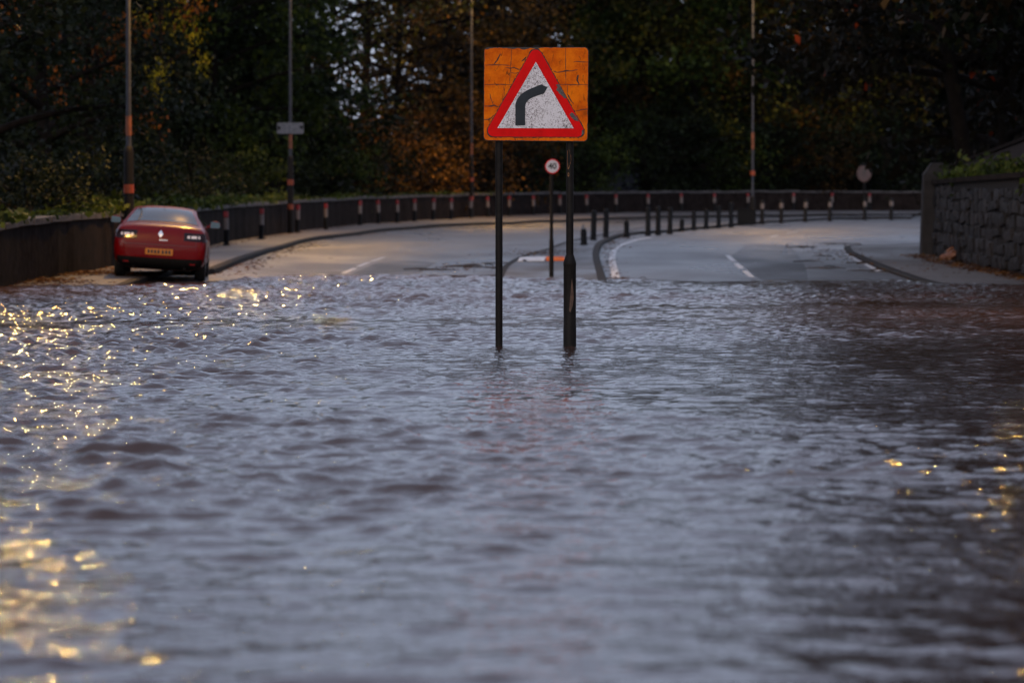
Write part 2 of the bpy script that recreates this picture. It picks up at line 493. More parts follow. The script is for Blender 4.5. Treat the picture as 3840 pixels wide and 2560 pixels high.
def wall_near(x, y):
    d = np.hypot(WALL[:, 0] - x, WALL[:, 1] - y)
    i = int(np.argmin(d))
    a, b = WALL[max(0, i - 1)], WALL[min(len(WALL) - 1, i + 1)]
    t = b - a
    side = t[0] * (y - a[1]) - t[1] * (x - a[0])     # > 0: beyond the wall
    return d[i], side

def hill(x, y):
    h = 14.0 - 10.5 * math.exp(-((x + 14) / 7.0) ** 2) - 9.5 * math.exp(-((x - 26) / 4.0) ** 2) - 3.0 * math.exp(-((x - 9) / 5.0) ** 2)
    return float(sstep(252, 335, y)) * h + float(sstep(14, 45, -x)) * 4.0
def terrain():
    xs = np.r_[np.linspace(-900, -60, 18), np.arange(-54, 66, 3.0), np.linspace(72, 900, 18)]
    ys = np.r_[np.linspace(-300, -10, 10), np.arange(-4, 345, 3.0), np.linspace(360, 1200, 22)]
    V = []
    for y in ys:
        for x in xs:
            d, s = wall_near(x, y)
            z = float(zg(np.clip(x, -40, 40), y)) - 0.3
            if s > 0 and d > 2.0 or y > 260:
                k = min(1, (d - 2.0) / 4.0)
                z += k * 1.0 + hill(x, y)
            elif x > 11.4 and y < 112:
                z += float(sstep(11.4, 15.0, x)) * 2.6
            V.append((x, y, z))
    nx = len(xs)
    F = [(j * nx + i, j * nx + i + 1, (j + 1) * nx + i + 1, (j + 1) * nx + i) for j in range(len(ys) - 1) for i in range(nx - 1)]
    tag(mobj('ground', V, F, M['soil'], smooth=True), kind='structure')
terrain()

def sheet(name, xs, ys, lift, mat):
    X, Y = np.meshgrid(xs, ys)
    Z = zg(X, Y) + lift
    V = np.c_[X.ravel(), Y.ravel(), Z.ravel()]
    nx, ny = len(xs), len(ys)
    i, j = np.meshgrid(np.arange(nx - 1), np.arange(ny - 1))
    a = (j * nx + i).ravel()
    return link(bpy.data.objects.new(name, npmesh(name, V, np.c_[a, a + 1, a + nx + 1, a + nx], mat, True)))

road = tag(sheet('road', np.arange(-11.4, 62, 0.7), np.arange(0, 246, 1.0), 0.0, M['road']), kind='structure')

def loft(name, A, B, lift, mat, n_across=5, parent=None, drop=0.35):
    """paved strip between two edge lines, raised above the carriageway, with a skirt down both edges"""
    n = len(A); V = []; F = []
    for i in range(n):
        for k in range(n_across + 1):
            t = k / n_across
            x, y = A[i] * (1 - t) + B[i] * t
            V.append((x, y, float(zg(x, y)) + lift))
    w = n_across + 1
    for i in range(n - 1):
        for k in range(n_across):
            a = i * w + k
            F.append((a, a + 1, a + w + 1, a + w))
    for e in (0, n_across):
        base = len(V)
        for i in range(n):
            x, y, z = V[i * w + e]; V.append((x, y, z - drop))
        for i in range(n - 1):
            F.append((i * w + e, (i + 1) * w + e, base + i + 1, base + i))
    return mobj(name, V, F, mat, parent)

def kerbline(name, A, side, lift, parent, mat=None, width=0.16):
    """a line of kerb stones standing 6 mm above the paving behind it"""
    A = np.asarray(A); n = len(A)
    mb = MB()
    for i in range(n):
        t = A[min(i + 1, n - 1)] - A[max(i - 1, 0)]; t = t / (np.hypot(*t) + 1e-9)
        nrm = np.array((t[1], -t[0])) * side
        for off, dz in ((0.03, -0.3), (0.03, lift - 0.02), (0.01, lift + 0.006), (-width, lift + 0.006), (-width, -0.1)):
            p = A[i] + nrm * off
            mb.v.append((p[0], p[1], float(zg(*p)) + dz))
    for i in range(n - 1):
        for k in range(4):
            a = i * 5 + k
            mb.f.append((a, a + 1, a + 6, a + 5))
    return mb.build(name, mat or M['kerb'], parent)

XY = lambda L: [(p.x, p.y) for p in L]
# left footway between its kerb and the long wall
kl = spline([(-7.9, 40), (-7.6, 70), (-7.25, 84)] + XY([hit(790, 1030), hit(940, 972), hit(1100, 922), hit(1250, 893), hit(1400, 873), hit(1640, 851), hit(1870, 843), hit(2100, 834), hit(2400, 822), hit(2720, 815)]) + [(24, 218), (45, 222)], 130)
wl_ = resample(WALL[np.argmin(abs(WALL[:, 1] - 40)):], 130)
# pair each kerb point with the nearest wall point
pair = np.array([WALL[int(np.argmin(np.hypot(WALL[:, 0] - k[0], WALL[:, 1] - k[1])))] for k in kl])
fw = tag(loft('left_footway', kl, pair, 0.12, M['footway'], 6), kind='structure')
kerbline('kerb', kl, 1, 0.12, fw)

# traffic island: flooded nose, widening then thinning into the bollard strip
isl_r = spline(XY([hit(2274, 1078), hit(2262, 1040), hit(2246, 985), hit(2244, 950), hit(2262, 918), hit(2310, 895), hit(2390, 880), hit(2480, 874), hit(2600, 862), hit(2720, 851), hit(2860, 838), hit(3020, 829), hit(3200, 824), hit(3420, 821)]), 120)
isl_l = spline(XY([hit(1860, 1066), hit(1872, 1036), hit(1900, 1005), hit(1985, 965), hit(2080, 935), hit(2170, 908), hit(2250, 890), hit(2360, 872), hit(2480, 862), hit(2600, 850), hit(2760, 838), hit(2900, 826), hit(3080, 818), hit(3420, 813.5)]), 120)
isl = tag(loft('traffic_island', isl_l, isl_r, 0.11, M['island'], 6), kind='structure')
kerbline('kerb', isl_r, 1, 0.11, isl)
kerbline('kerb', isl_l, -1, 0.11, isl)

# right footway by the retaining wall
fr_k = spline([(8.9, 30), (8.6, 60), (8.45, 78)] + XY([hit(3400, 1045), hit(3290, 1003), hit(3215, 968), hit(3175, 945)]) + [(10.6, 117.5), (14.5, 122), (22, 127)], 70)
fr_w = spline([(10.9, 30), (10.7, 60), (10.75, 78), (10.85, 86), (11.0, 95), (11.2, 103), (11.6, 109), (13.0, 113.5), (16.5, 117.5), (22.6, 122)], 70)
fr = tag(loft('right_footway', fr_k, fr_w, 0.07, M['footway'], 4), kind='structure')
kerbline('kerb', fr_k, -1, 0.07, fr)

# painted markings, 4 mm above the road
def marking(name, pts_px, width, parent=road, n=24):
    A = spline(XY([hit(*p) for p in pts_px]), n)
    V = []; F = []
    for i in range(n):
        t = A[min(i + 1, n - 1)] - A[max(i - 1, 0)]; t = t / (np.hypot(*t) + 1e-9)
        nr = np.array((t[1], -t[0])) * width / 2
        for s in (-1, 1):
            p = A[i] + nr * s
            V.append((p[0], p[1], float(zg(*p)) + 0.006))
    for i in range(n - 1): F.append((2 * i, 2 * i + 1, 2 * i + 3, 2 * i + 2))
    return mobj(name, V, F, M['paint_white'], parent)
marking('edge_line', [(2312, 1052), (2300, 1000), (2296, 960), (2318, 925), (2370, 905), (2440, 891)], 0.17)
for a, b in [((1288, 1025), (1332, 1006)), ((1342, 1000), (1384, 984)), ((1394, 980), (1440, 965)), ((2728, 958), (2752, 980)), ((2760, 988), (2782, 1008)), ((2792, 1016), (2820, 1040)),
             ((2890, 889), (2915, 883)), ((2950, 876), (2990, 869)), ((1000, 1012), (1010, 1008))][:8]:
    marking('lane_dash', [a, ((a[0] + b[0]) / 2, (a[1] + b[1]) / 2), b], 0.13, n=8)
def road_patch(pts):
    P = [hit(*p) for p in pts]
    mobj('road_patch', [(p.x, p.y, p.z + 0.004) for p in P], [tuple(range(len(P)))], M['patch'], road)
def patch_between(L, Rr, name='road_patch', n=10):
    A, B = spline(XY([hit(*p) for p in L]), n), spline(XY([hit(*p) for p in Rr]), n)
    V = []; F = []
    for i in range(n):
        for k in range(7):
            x, y = A[i] * (1 - k / 6) + B[i] * k / 6
            V.append((x, y, float(zg(x, y)) + 0.004))
    for i in range(n - 1):
        for k in range(6):
            a = i * 7 + k; F.append((a, a + 1, a + 8, a + 7))
    mobj(name, V, F, M['patch'], road)
patch_between([(2855, 1050), (2790, 1000), (2745, 958), (2790, 925)], [(3030, 1050), (3020, 1000), (2990, 955), (2960, 922)])
patch_between([(1300, 1036), (1380, 1000), (1440, 975)], [(1560, 1036), (1600, 1005), (1640, 985)])
patch_between([(960, 1036), (1120, 1022), (1240, 1015)], [(1180, 1036), (1260, 1030), (1290, 1022)])
marking('edge_line', [(3168, 934), (3186, 960), (3232, 985), (3300, 1020)], 0.12)

# ------------------------------------------------------------------ the flood
def waves(X, Y):
    r = np.random.default_rng(11)
    H = np.zeros_like(X)
    lam = np.exp(r.uniform(np.log(0.13), np.log(0.72), 140))
    for l in lam:
        th = r.normal(-1.50, 0.42 if l > 0.38 else 0.9)
        k = 2 * np.pi / l
        a = 0.0028 * l ** 0.92 * r.uniform(0.5, 1.3)
        H += a * np.sin(k * (np.cos(th) * X + np.sin(th) * Y) + r.uniform(0, 6.28))
    s = H.std()
    H = H * (1 + 0.20 * np.clip(H / s, -2, 3))       # peaked crests, flat troughs
    G = np.zeros_like(X)                             # gusts and lulls
    for _ in range(10):
        l = r.uniform(5, 22); th = r.uniform(0, 6.28)
        G += np.sin(2 * np.pi / l * (np.cos(th) * X * 0.6 + np.sin(th) * Y * 0.5) + r.uniform(0, 6.28))
    G = 0.80 + 0.40 * np.clip(G / G.std(), -1.3, 1.5)
    depth = np.clip(-zg(X, Y), 0, 1)
    sh = sstep(0.0, 0.07, depth) * 0.62 + 0.38
    near = 0.72 + 0.66 * sstep(13, 32, Y)
    for px in (1868, 2137):                          # water piling against the sign posts
        p = at(px, 1300, 36)
        d = np.hypot(X - p.x, (Y - p.y + 0.05))
        H = H + 0.010 * np.exp(-(d / 0.10) ** 2) + 0.005 * np.cos(d * 22) * np.exp(-(d / 0.5))
    return H * G * sh * near

def flood():
    rows = [2.5]
    while rows[-1] < 104: rows.append(rows[-1] + 0.0105 + 0.00110 * rows[-1])
    rows = np.array(rows)
    nc = 480
    u = np.linspace(-1, 1, nc)
    Y = np.repeat(rows[:, None], nc, 1)
    X = u[None, :] * (0.146 * Y + 2.6)
    Z = waves(X, Y)
    V = np.c_[X.ravel(), Y.ravel(), Z.ravel()]
    i, j = np.meshgrid(np.arange(nc - 1), np.arange(len(rows) - 1))
    a = (j * nc + i).ravel()
    F = np.c_[a, a + 1, a + nc + 1, a + nc]
    # drop what lies well inland of the shore
    zc = zg(X, Y).ravel()
    F = F[(zc[F].min(axis=1) < 0.05)]
    tag(link(bpy.data.objects.new('flood_water', npmesh('flood_water', V, F, M['water'], True))), kind='structure')
flood()

# ------------------------------------------------------------------ walls
def ztop(x, y): return float(zg(x, y)) + 0.12

def long_wall():
    w = empty('roadside_wall', (WALL[0][0], WALL[0][1], 0))
    tag(w, 'long dark stone wall curving behind the far footway, topped with pale coping', 'wall')
    ox, oy = WALL[0]
    V = []; F = []
    n = len(WALL)
    for i in range(n):
        t = WALL[min(i + 1, n - 1)] - WALL[max(i - 1, 0)]; t = t / np.hypot(*t)
        nr = np.array((-t[1], t[0]))       # away from the road
        for off, dz in ((0.0, -0.5), (0.0, 1.10), (0.42, 1.10), (0.42, -0.5)):
            p = WALL[i] + nr * off
            wob = 0.02 * math.sin(i * 1.7) + 0.012 * math.sin(i * 4.1)
            V.append((p[0] - ox + wob * nr[0], p[1] - oy + wob * nr[1], ztop(*WALL[i]) + dz))
    for i in range(n - 1):
        for k in range(3):
            a = i * 4 + k
            F.append((a, a + 4, a + 5, a + 1))
    mobj('wall_face', V, F, M['wall_stone'], w)
    # coping stones, one by one
    d = np.r_[0, np.cumsum(np.hypot(*np.diff(WALL, axis=0).T))]
    stone = None
    s = 62.0
    while s < d[-1] - 2:
        L = rnd.uniform(1.0, 1.5)
        x, y = np.interp(s + L / 2, d, WALL[:, 0]), np.interp(s + L / 2, d, WALL[:, 1])
        x2, y2 = np.interp(s + L, d, WALL[:, 0]), np.interp(s + L, d, WALL[:, 1])
        ang = math.atan2(y2 - y, x2 - x)
        if stone is None:
            mb = MB()
            mb.prism([(-0.5, 0), (0.5, 0), (0.49, 0.07), (0.47, 0.11), (-0.47, 0.11), (-0.49, 0.07)], -0.27, 0.27)
            stone = mb.build('coping_stone', M['coping'], w)
            o = stone
        else:
            o = stone.copy(); COL.objects.link(o)
        nx, ny = -math.sin(ang), math.cos(ang)
        o.location = (x + nx * 0.21 - ox, y + ny * 0.21 - oy, ztop(x, y) + 1.102 + rnd.uniform(0, 0.015))
        slope = math.atan2(ztop(x2, y2) - ztop(x, y), L / 2)
        o.rotation_euler = (rnd.uniform(-0.02, 0.02), -slope + rnd.uniform(-0.008, 0.008), ang)
        o.scale = (L * 0.985, rnd.uniform(0.94, 1.05), rnd.uniform(0.85, 1.2))
        s += L
long_wall()

def right_wall():
    """retaining wall of rubble stone on the right with an end pier"""
    P0, P1 = Vector((10.55, 24, 0)), Vector((11.3, 103.2, 0))
    w = empty('retaining_wall', P0)
    tag(w, 'rubble stone retaining wall at the right edge with grass growing on top', 'wall')
    t = (P1 - P0); Ltot = t.length; t.normalize(); nr = Vector((t.y, -t.x, 0))   # away from road (+X)
    mb = MB(); n = 40
    zb = lambda s: float(zg(10.4, (P0 + t * s).y)) + 0.07
    topz = lambda s: 1.98 + 0.30 * s / Ltot
    for i in range(n + 1):
        s = Ltot * i / n; p = t * s
        for off, z in ((0.06, zb(s) - 0.6), (0.06, topz(s)), (0.55, topz(s)), (0.55, zb(s) - 0.6)):
            q = p + nr * off; mb.v.append((q.x, q.y, z))
    for i in range(n):
        for k in range(3):
            a = i * 4 + k; mb.f.append((a, a + 4, a + 5, a + 1))
    mb.f.append((n * 4, n * 4 + 1, n * 4 + 2, n * 4 + 3)[::-1])
    mb.build('wall_core', M['mortar'], w)
    protos = []
    for v in range(6):
        r = random.Random(v)
        poly = []
        for (x, z) in ((-.5, -.5), (0, -.52), (.5, -.5), (.52, 0), (.5, .5), (0, .52), (-.5, .5), (-.52, 0)):
            poly.append((x * r.uniform(.90, 1.0), z * r.uniform(.88, 1.0)))
        m = MB(); nn = len(poly)
        m.v = [(x, 0.0, z) for x, z in poly] + [(x * .86 + r.uniform(-.03, .03), -1.0 + r.uniform(0, .3), z * .82 + r.uniform(-.03, .03)) for x, z in poly] + [(0, -1.08, 0)]
        for i in range(nn):
            j = (i + 1) % nn
            m.f += [(i, j, j + nn, i + nn), (i + nn, j + nn, 2 * nn)]
        me = bpy.data.meshes.new('stone'); me.from_pydata(m.v, [], m.f); me.update()
        me.materials.append(M['rubble'] if v % 3 else M['rubble_pale'])
        protos.append(me)
    ang = math.atan2(t.y, t.x)
    z_row = 0.0; row = 0
    heights = [0.30, 0.36, 0.28, 0.33, 0.30, 0.27, 0.25]
    for h in heights:
        s = 46.0 + rnd.uniform(0, 0.6)
        while s < Ltot - 0.3:
            L = rnd.uniform(0.55, 1.25)
            if s + L > Ltot: L = Ltot - s
            hh = h * rnd.uniform(0.7, 1.35); z = zb(s) + z_row + h / 2 + rnd.uniform(-0.06, 0.06)
            if z + hh / 2 < topz(s) - 0.02:
                o = bpy.data.objects.new('stone', rnd.choice(protos)); link(o, w)
                p = t * (s + L / 2) + nr * 0.065
                o.location = (p.x, p.y, z)
                o.rotation_euler = (0, rnd.uniform(-0.03, 0.03), ang + math.pi)
                o.scale = (L * 0.97, -rnd.uniform(0.02, 0.11), hh * 0.96)
                o.rotation_euler = (0, rnd.uniform(-0.09, 0.09), ang)
                o.scale = (L * 0.97, -rnd.uniform(0.02, 0.11), hh * 0.96)
            s += L
        z_row += h
    # flat coping slabs
    s = 40.0
    slab = None
    while s < Ltot - 0.2:
        L = min(rnd.uniform(1.6, 2.4), Ltot - s)
        if slab is None:
            slab = MB().box((-.5, -.04, 0), (.5, .62, .12)).build('coping_slab', M['wall_stone'], w); o = slab
        else:
            o = slab.copy(); COL.objects.link(o)
        p = t * (s + L / 2)
        o.location = (p.x + nr.x * 0.0, p.y + nr.y * 0.0, topz(s + L / 2) + 0.003)
        o.rotation_euler = (0, 0, ang)
        o.scale = (L * 0.985, -1, 1)
        s += L
    pier = MB()
    e = t * (Ltot + 0.06)
    def px(a, b, z): q = e + nr * a + t * b; return (q.x, q.y, z)
    zb1 = zb(Ltot) - 0.4
    vs = [px(-0.32, 0, zb1), px(0.42, 0, zb1), px(0.42, 0.5, zb1), px(-0.32, 0.5, zb1),
          px(-0.24, 0, 2.55), px(0.36, 0, 2.55), px(0.36, 0.44, 2.55), px(-0.24, 0.44, 2.55),
          px(-0.02, 0.05, 2.86), px(0.28, 0.05, 2.86), px(0.28, 0.38, 2.86), px(-0.02, 0.38, 2.86)]
    pier.add(vs, [(0, 1, 5, 4), (1, 2, 6, 5), (2, 3, 7, 6), (3, 0, 4, 7), (4, 5, 9, 8), (5, 6, 10, 9), (6, 7, 11, 10), (7, 4, 8, 11), (8, 9, 10, 11)])
    bevel(pier.build('end_pier', M['rubble_pale'], w), 0.03)
    return topz, t, P0, nr
RW_top, RW_t, RW_P0, RW_n = right_wall()

def upper_wall():
    w = tag(empty('bank_wall', (13.2, 78, 0)), 'smooth grey brown wall stepping up behind the grassy retaining wall', 'wall')
    mb = MB()
    ys = [78, 86, 95, 104, 112, 117]
    zt = [3.75, 3.55, 3.30, 3.08, 2.95, 2.7]
    for y, z in zip(ys, zt):
        x = 12.75 + 0.012 * (y - 95) - 13.2
        for dx, zz in ((0, 0.6), (0, z), (0.35, z), (0.35, 0.6)): mb.v.append((x + dx, y - 78, zz))
    for i in range(len(ys) - 1):
        for k in range(3):
            a = i * 4 + k; mb.f.append((a, a + 4, a + 5, a + 1))
    e = (len(ys) - 1) * 4
    mb.f += [(e, e + 1, e + 2, e + 3), (3, 2, 1, 0)]
    mb.build('wall_face', M['render_wall'], w)
    cp = MB()
    for i in range(len(ys) - 1):
        x = 12.75 + 0.012 * (ys[i] - 95) - 13.2; x2 = 12.75 + 0.012 * (ys[i + 1] - 95) - 13.2
        y0, y1 = ys[i] - 78 + 0.02, ys[i + 1] - 78 - 0.02
        vs = [(x - .06, y0, zt[i] + .003), (x + .41, y0, zt[i] + .003), (x2 + .41, y1, zt[i + 1] + .003), (x2 - .06, y1, zt[i + 1] + .003)]
        vs += [(a, b, c + .09) for a, b, c in vs]
        MB().add(vs, [(0, 3, 2, 1), (4, 5, 6, 7), (0, 1, 5, 4), (1, 2, 6, 5), (2, 3, 7, 6), (3, 0, 4, 7)]).build('coping_slab', M['wall_stone'], w)
upper_wall()

# ------------------------------------------------------------------ warning sign in the flood
def arc(cx, cz, r, a0, a1, n=6):
    return [(cx + r * math.cos(R(a0 + (a1 - a0) * i / n)), cz + r * math.sin(R(a0 + (a1 - a0) * i / n))) for i in range(n + 1)]

def rounded_poly(pts, r, n=6):
    out = []
    k = len(pts)
    for i in range(k):
        p0, p1, p2 = Vector(pts[i - 1]), Vector(pts[i]), Vector(pts[(i + 1) % k])
        a = (p0 - p1).normalized(); b = (p2 - p1).normalized()
        half = a.angle(b) / 2
        d = r / math.tan(half)
        c = p1 + (a + b).normalized() * (r / math.sin(half))
        s, e = p1 + a * d, p1 + b * d
        a0 = math.atan2(s.y - c.y, s.x - c.x); a1 = math.atan2(e.y - c.y, e.x - c.x)
        da = (a1 - a0 + math.pi) % (2 * math.pi) - math.pi
        for j in range(n + 1):
            t = a0 + da * j / n
            out.append((c.x + r * math.cos(t), c.y + r * math.sin(t)))
    return out

SY = 36.0
S0 = at(2011, 1300, SY)              # base of the sign, on the water line
sign = empty('warning_sign', (S0.x, SY, -0.5))
tag(sign, 'weathered right bend warning sign, red triangle on orange board, standing in the flood', 'road sign')
K = SY / FPX * 500.0 / 1633.0         # metres per pixel of the enlarged sign drawing
Z0 = at(2011, 140, SY).z + 0.5        # top of that drawing, in sign coordinates
X0 = at(1760, 140, SY).x - S0.x
def sp(u, v): return (X0 + u * K, Z0 - v * K)
def layer(name, poly, y0, y1, mat, parent=sign):
    o = MB().prism([sp(*p) for p in poly], y0, y1).build(name, mat, parent)
    bm = bmesh.new(); bm.from_mesh(o.data); bmesh.ops.recalc_face_normals(bm, faces=bm.faces); bm.to_mesh(o.data); bm.free()
    return o
def densify(poly, step=0.0, jit=0.0, seed=1):
    r = random.Random(seed); out = []
    for i in range(len(poly)):
        a, b = poly[i], poly[(i + 1) % len(poly)]
        d = math.hypot(b[0] - a[0], b[1] - a[1]); m = max(1, int(d / step))
        for j in range(m):
            t = j / m
            out.append((a[0] + (b[0] - a[0]) * t + r.uniform(-jit, jit), a[1] + (b[1] - a[1]) * t + r.uniform(-jit, jit)))
    return out
board_outer = rounded_poly([(180, 122), (1460, 122), (1447, 1275), (172, 1262)], 52)
frame = layer('board_frame', board_outer, 0.0, 0.035, M['sign_edge'])
face_poly = densify(rounded_poly([(186, 130), (1453, 130), (1441, 1268), (178, 1256)], 48), 22, 3.0, 3)
face_poly = [(x, y + (abs(math.sin(x * .021) * math.sin(x * .0057 + 1)) * 22 if y < 140 and x < 900 else 0)) for x, y in face_poly]
board = layer('backing_board', face_poly, -0.003, 0.001, M['sign_orange'])
tri = rounded_poly([(813, 72), (1452, 1218), (170, 1214)], 78, 8)
layer('grime_edge', densify(rounded_poly([(813, 52), (1470, 1229), (152, 1225)], 84, 8), 16, 5.5, 4), -0.0045, -0.0018, M['crack'])
layer('red_triangle', tri, -0.006, -0.0025, M['sign_red'])
layer('white_panel', [(813, 302), (1276, 1113), (344, 1110)], -0.0085, -0.0055, M['sign_white'])
def bez(p0, p1, p2, p3, n=16):
    return [tuple((1 - t) ** 3 * a + 3 * (1 - t) ** 2 * t * b + 3 * (1 - t) * t * t * c + t ** 3 * d for a, b, c, d in zip(p0, p1, p2, p3)) for t in [i / n for i in range(n + 1)]]
arrow = [(562, 1078)] + bez((562, 850), (562, 745), (640, 672), (770, 620)) + [(880, 576), (955, 612), (915, 688)] + bez((835, 714), (735, 746), (683, 780), (683, 862)) + [(683, 1078)]
layer('arrow', arrow, -0.011, -0.008, M['sign_arrow'])
def crack(pts, w, name='crack'):
    mb = MB()
    P = densify(pts, 26, 0, 5)[: -max(1, int(math.hypot(pts[0][0] - pts[-1][0], pts[0][1] - pts[-1][1]) / 26))] + [pts[-1]]
    P = [(x + rnd.uniform(-3, 3), y + rnd.uniform(-3, 3)) for x, y in P]
    n = len(P)
    up, lo = [], []
    for i, (x, y) in enumerate(P):
        a = P[max(0, i - 1)]; b = P[min(n - 1, i + 1)]
        tx, ty = b[0] - a[0], b[1] - a[1]; L = math.hypot(tx, ty) + 1e-6
        ww = w * (0.35 + 0.65 * math.sin(math.pi * min(1, max(0.08, (i + .5) / n)))) * rnd.uniform(0.6, 1.35)
        up.append((x - ty / L * ww, y + tx / L * ww)); lo.append((x + ty / L * ww, y - tx / L * ww))
    vs = [(sp(*p)[0], -0.0036, sp(*p)[1]) for p in up + lo]
    for i in range(n - 1): mb.f.append((i, i + 1, n + i + 1, n + i))
    mb.v = vs
    return mb.build(name, M['crack'], sign)
for pts, w in [([(185, 578), (530, 580)], 3.2), ([(1102, 580), (1455, 580)], 3.2), ([(518, 132), (504, 380), (490, 570)], 3.0), ([(1175, 132), (1180, 578)], 2.4),
               ([(185, 342), (330, 338), (400, 336), (488, 350)], 3.6), ([(440, 372), (500, 382), (545, 370), (590, 392), (645, 400)], 4.2),
               ([(510, 435), (560, 440), (615, 434)], 3.5), ([(1030, 412), (1075, 430), (1170, 412), (1260, 410), (1330, 398)], 4.6),
               ([(1270, 305), (1310, 297), (1455, 304)], 3.6), ([(185, 842), (245, 845), (300, 830), (360, 858)], 5.0), ([(1300, 905), (1360, 886), (1450, 878)], 4.0),
               ([(180, 1008), (245, 1002), (300, 955)], 5.0), ([(420, 600), (428, 680), (418, 760)], 2.2), ([(380, 205), (350, 270), (300, 330)], 5.5), ([(640, 300), (700, 240)], 5.0),
               ([(1200, 690), (1240, 770), (1275, 810)], 5.0), ([(1330, 460), (1320, 530), (1345, 575)], 6.0), ([(290, 820), (260, 740), (250, 690)], 3.0), ([(1195, 590), (1200, 680)], 2.0)]:
    crack(pts, w * 1.5)
for pts in ([(1058, 580), (1096, 572), (1118, 612), (1152, 676), (1188, 738), (1164, 750), (1112, 696), (1064, 650), (1076, 616)],
            [(1222, 942), (1256, 918), (1302, 962), (1338, 1026), (1288, 1014), (1246, 980)], [(1376, 1136), (1398, 1130), (1402, 1176), (1372, 1196)]):
    o = layer('peeled_patch', densify(pts, 18, 4.0, 9), -0.0092, -0.004, M['peel'])
for u in (820, 1240):
    MB().box((sp(u, 0)[0] - 0.03, 0.002, sp(0, 118)[1]), (sp(u, 0)[0] + 0.03, 0.03, sp(0, 98)[1])).build('clip', M['black_post'], sign)
# posts
xl = at(1868, 1300, SY).x - S0.x; xr = at(2137, 1300, SY).x - S0.x
topz_ = sp(0, 170)[1]
auto_smooth(MB().lathe([(0.034, -0.25), (0.034, topz_)], 20, xl + 0.008, 0.075).build('post', M['black_post'], sign))
zc = at(2137, 985, SY).z + 0.5
auto_smooth(MB().lathe([(0.061, -0.25), (0.061, 0.5 + 0.20), (0.059, 0.5 + 0.205), (0.059, zc - 0.03), (0.061, zc - 0.025), (0.0605, zc), (0.040, zc + 0.065), (0.035, zc + 0.075), (0.034, topz_)], 24, xr, 0.075).build('post', M['black_post'], sign), 25)
for z in (Z0 - 300 * K, Z0 - 1050 * K):
    for x in (xl + 0.008, xr):
        MB().box((x - 0.06, 0.036, z - 0.02), (x + 0.06, 0.042, z + 0.02)).build('clamp', M['black_post'], sign)
def post_patch(name, cx, r, pts, mat):
    """worn paint: a skin 1 mm proud of the post, outlined in (angle from the front, height)"""
    mb = MB(); n = len(pts) // 2
    for a, z in pts: mb.v.append((cx + r * math.sin(R(a)), 0.075 - r * math.cos(R(a)), z))
    for i in range(n - 1): mb.f.append((2 * i, 2 * i + 1, 2 * i + 3, 2 * i + 2))
    return mb.build(name, mat, sign)
zpx = lambda py: at(2137, py, SY).z + 0.5
post_patch('worn_patch', xr, 0.0352, [(-42, zpx(565)), (-10, zpx(562)), (-40, zpx(582)), (14, zpx(585)), (-44, zpx(598)), (22, zpx(600)), (-40, zpx(612)), (6, zpx(615)), (-36, zpx(625)), (-8, zpx(628)), (-34, zpx(634)), (-20, zpx(634))], M['tan_wear'])
post_patch('worn_patch', xr, 0.0352, [(-34, zpx(648)), (-14, zpx(648)), (-38, zpx(655)), (-8, zpx(655)), (-32, zpx(662)), (-16, zpx(662))], M['tan_wear'])
post_patch('worn_patch', xr, 0.0622, [(16, zpx(1045)), (19, zpx(1045)), (10, zpx(1075)), (30, zpx(1080)), (4, zpx(1110)), (36, zpx(1120)), (-2, zpx(1140)), (26, zpx(1145)), (-6, zpx(1165)), (4, zpx(1172))], M['brown_wear'])

# ------------------------------------------------------------------ text helper
def text_mesh(name, body, size, mat, parent, loc, rot=(R(90), 0, 0), extrude=0.0015, spacing=1.0, bold=0.0):
    c = bpy.data.curves.new(name, 'FONT'); c.body = body; c.size = size; c.align_x = 'CENTER'; c.align_y = 'CENTER'
    c.extrude = extrude; c.space_character = spacing; c.offset = bold; c.resolution_u = 4
    tmp = bpy.data.objects.new(name, c); COL.objects.link(tmp)
    dg = bpy.context.evaluated_depsgraph_get()
    me = bpy.data.meshes.new_from_object(tmp.evaluated_get(dg))
    bpy.data.objects.remove(tmp); bpy.data.curves.remove(c)
    me.materials.clear(); me.materials.append(mat)
    o = bpy.data.objects.new(name, me); link(o, parent); o.location = loc; o.rotation_euler = rot
    return o

# ------------------------------------------------------------------ speed limit sign on the island
b40 = hit(2068, 1056)
s40 = tag(empty('speed_limit_sign', (b40.x, b40.y, b40.z)), 'small round speed limit sign reading 40 on a slim black pole on the island', 'road sign')
h40 = at(2071, 624, b40.y).z - b40.z
rr = 27.5 * b40.y / FPX
auto_smooth(MB().lathe([(0.05, -0.2), (0.05, 0.9), (0.04, 0.95), (0.04, h40 + 0.1)], 14, 0, 0.06).build('pole', M['black_post'], s40))
def disc(r, n=40): return [(r * math.cos(2 * math.pi * k / n) + 0.02, h40 + r * math.sin(2 * math.pi * k / n)) for k in range(n)]
MB().prism(disc(rr), 0.0, 0.02).build('red_rim', M['sign_red'], s40)
MB().prism(disc(rr * 0.87), -0.004, 0.001).build('white_face', plain('dull_white', (0.50, 0.49, 0.52), 0.5, var=0.15, vscale=12), s40)
text_mesh('numeral', '40', rr * 1.12, M['ink'], s40, (0.02, -0.006, h40), bold=0.006)

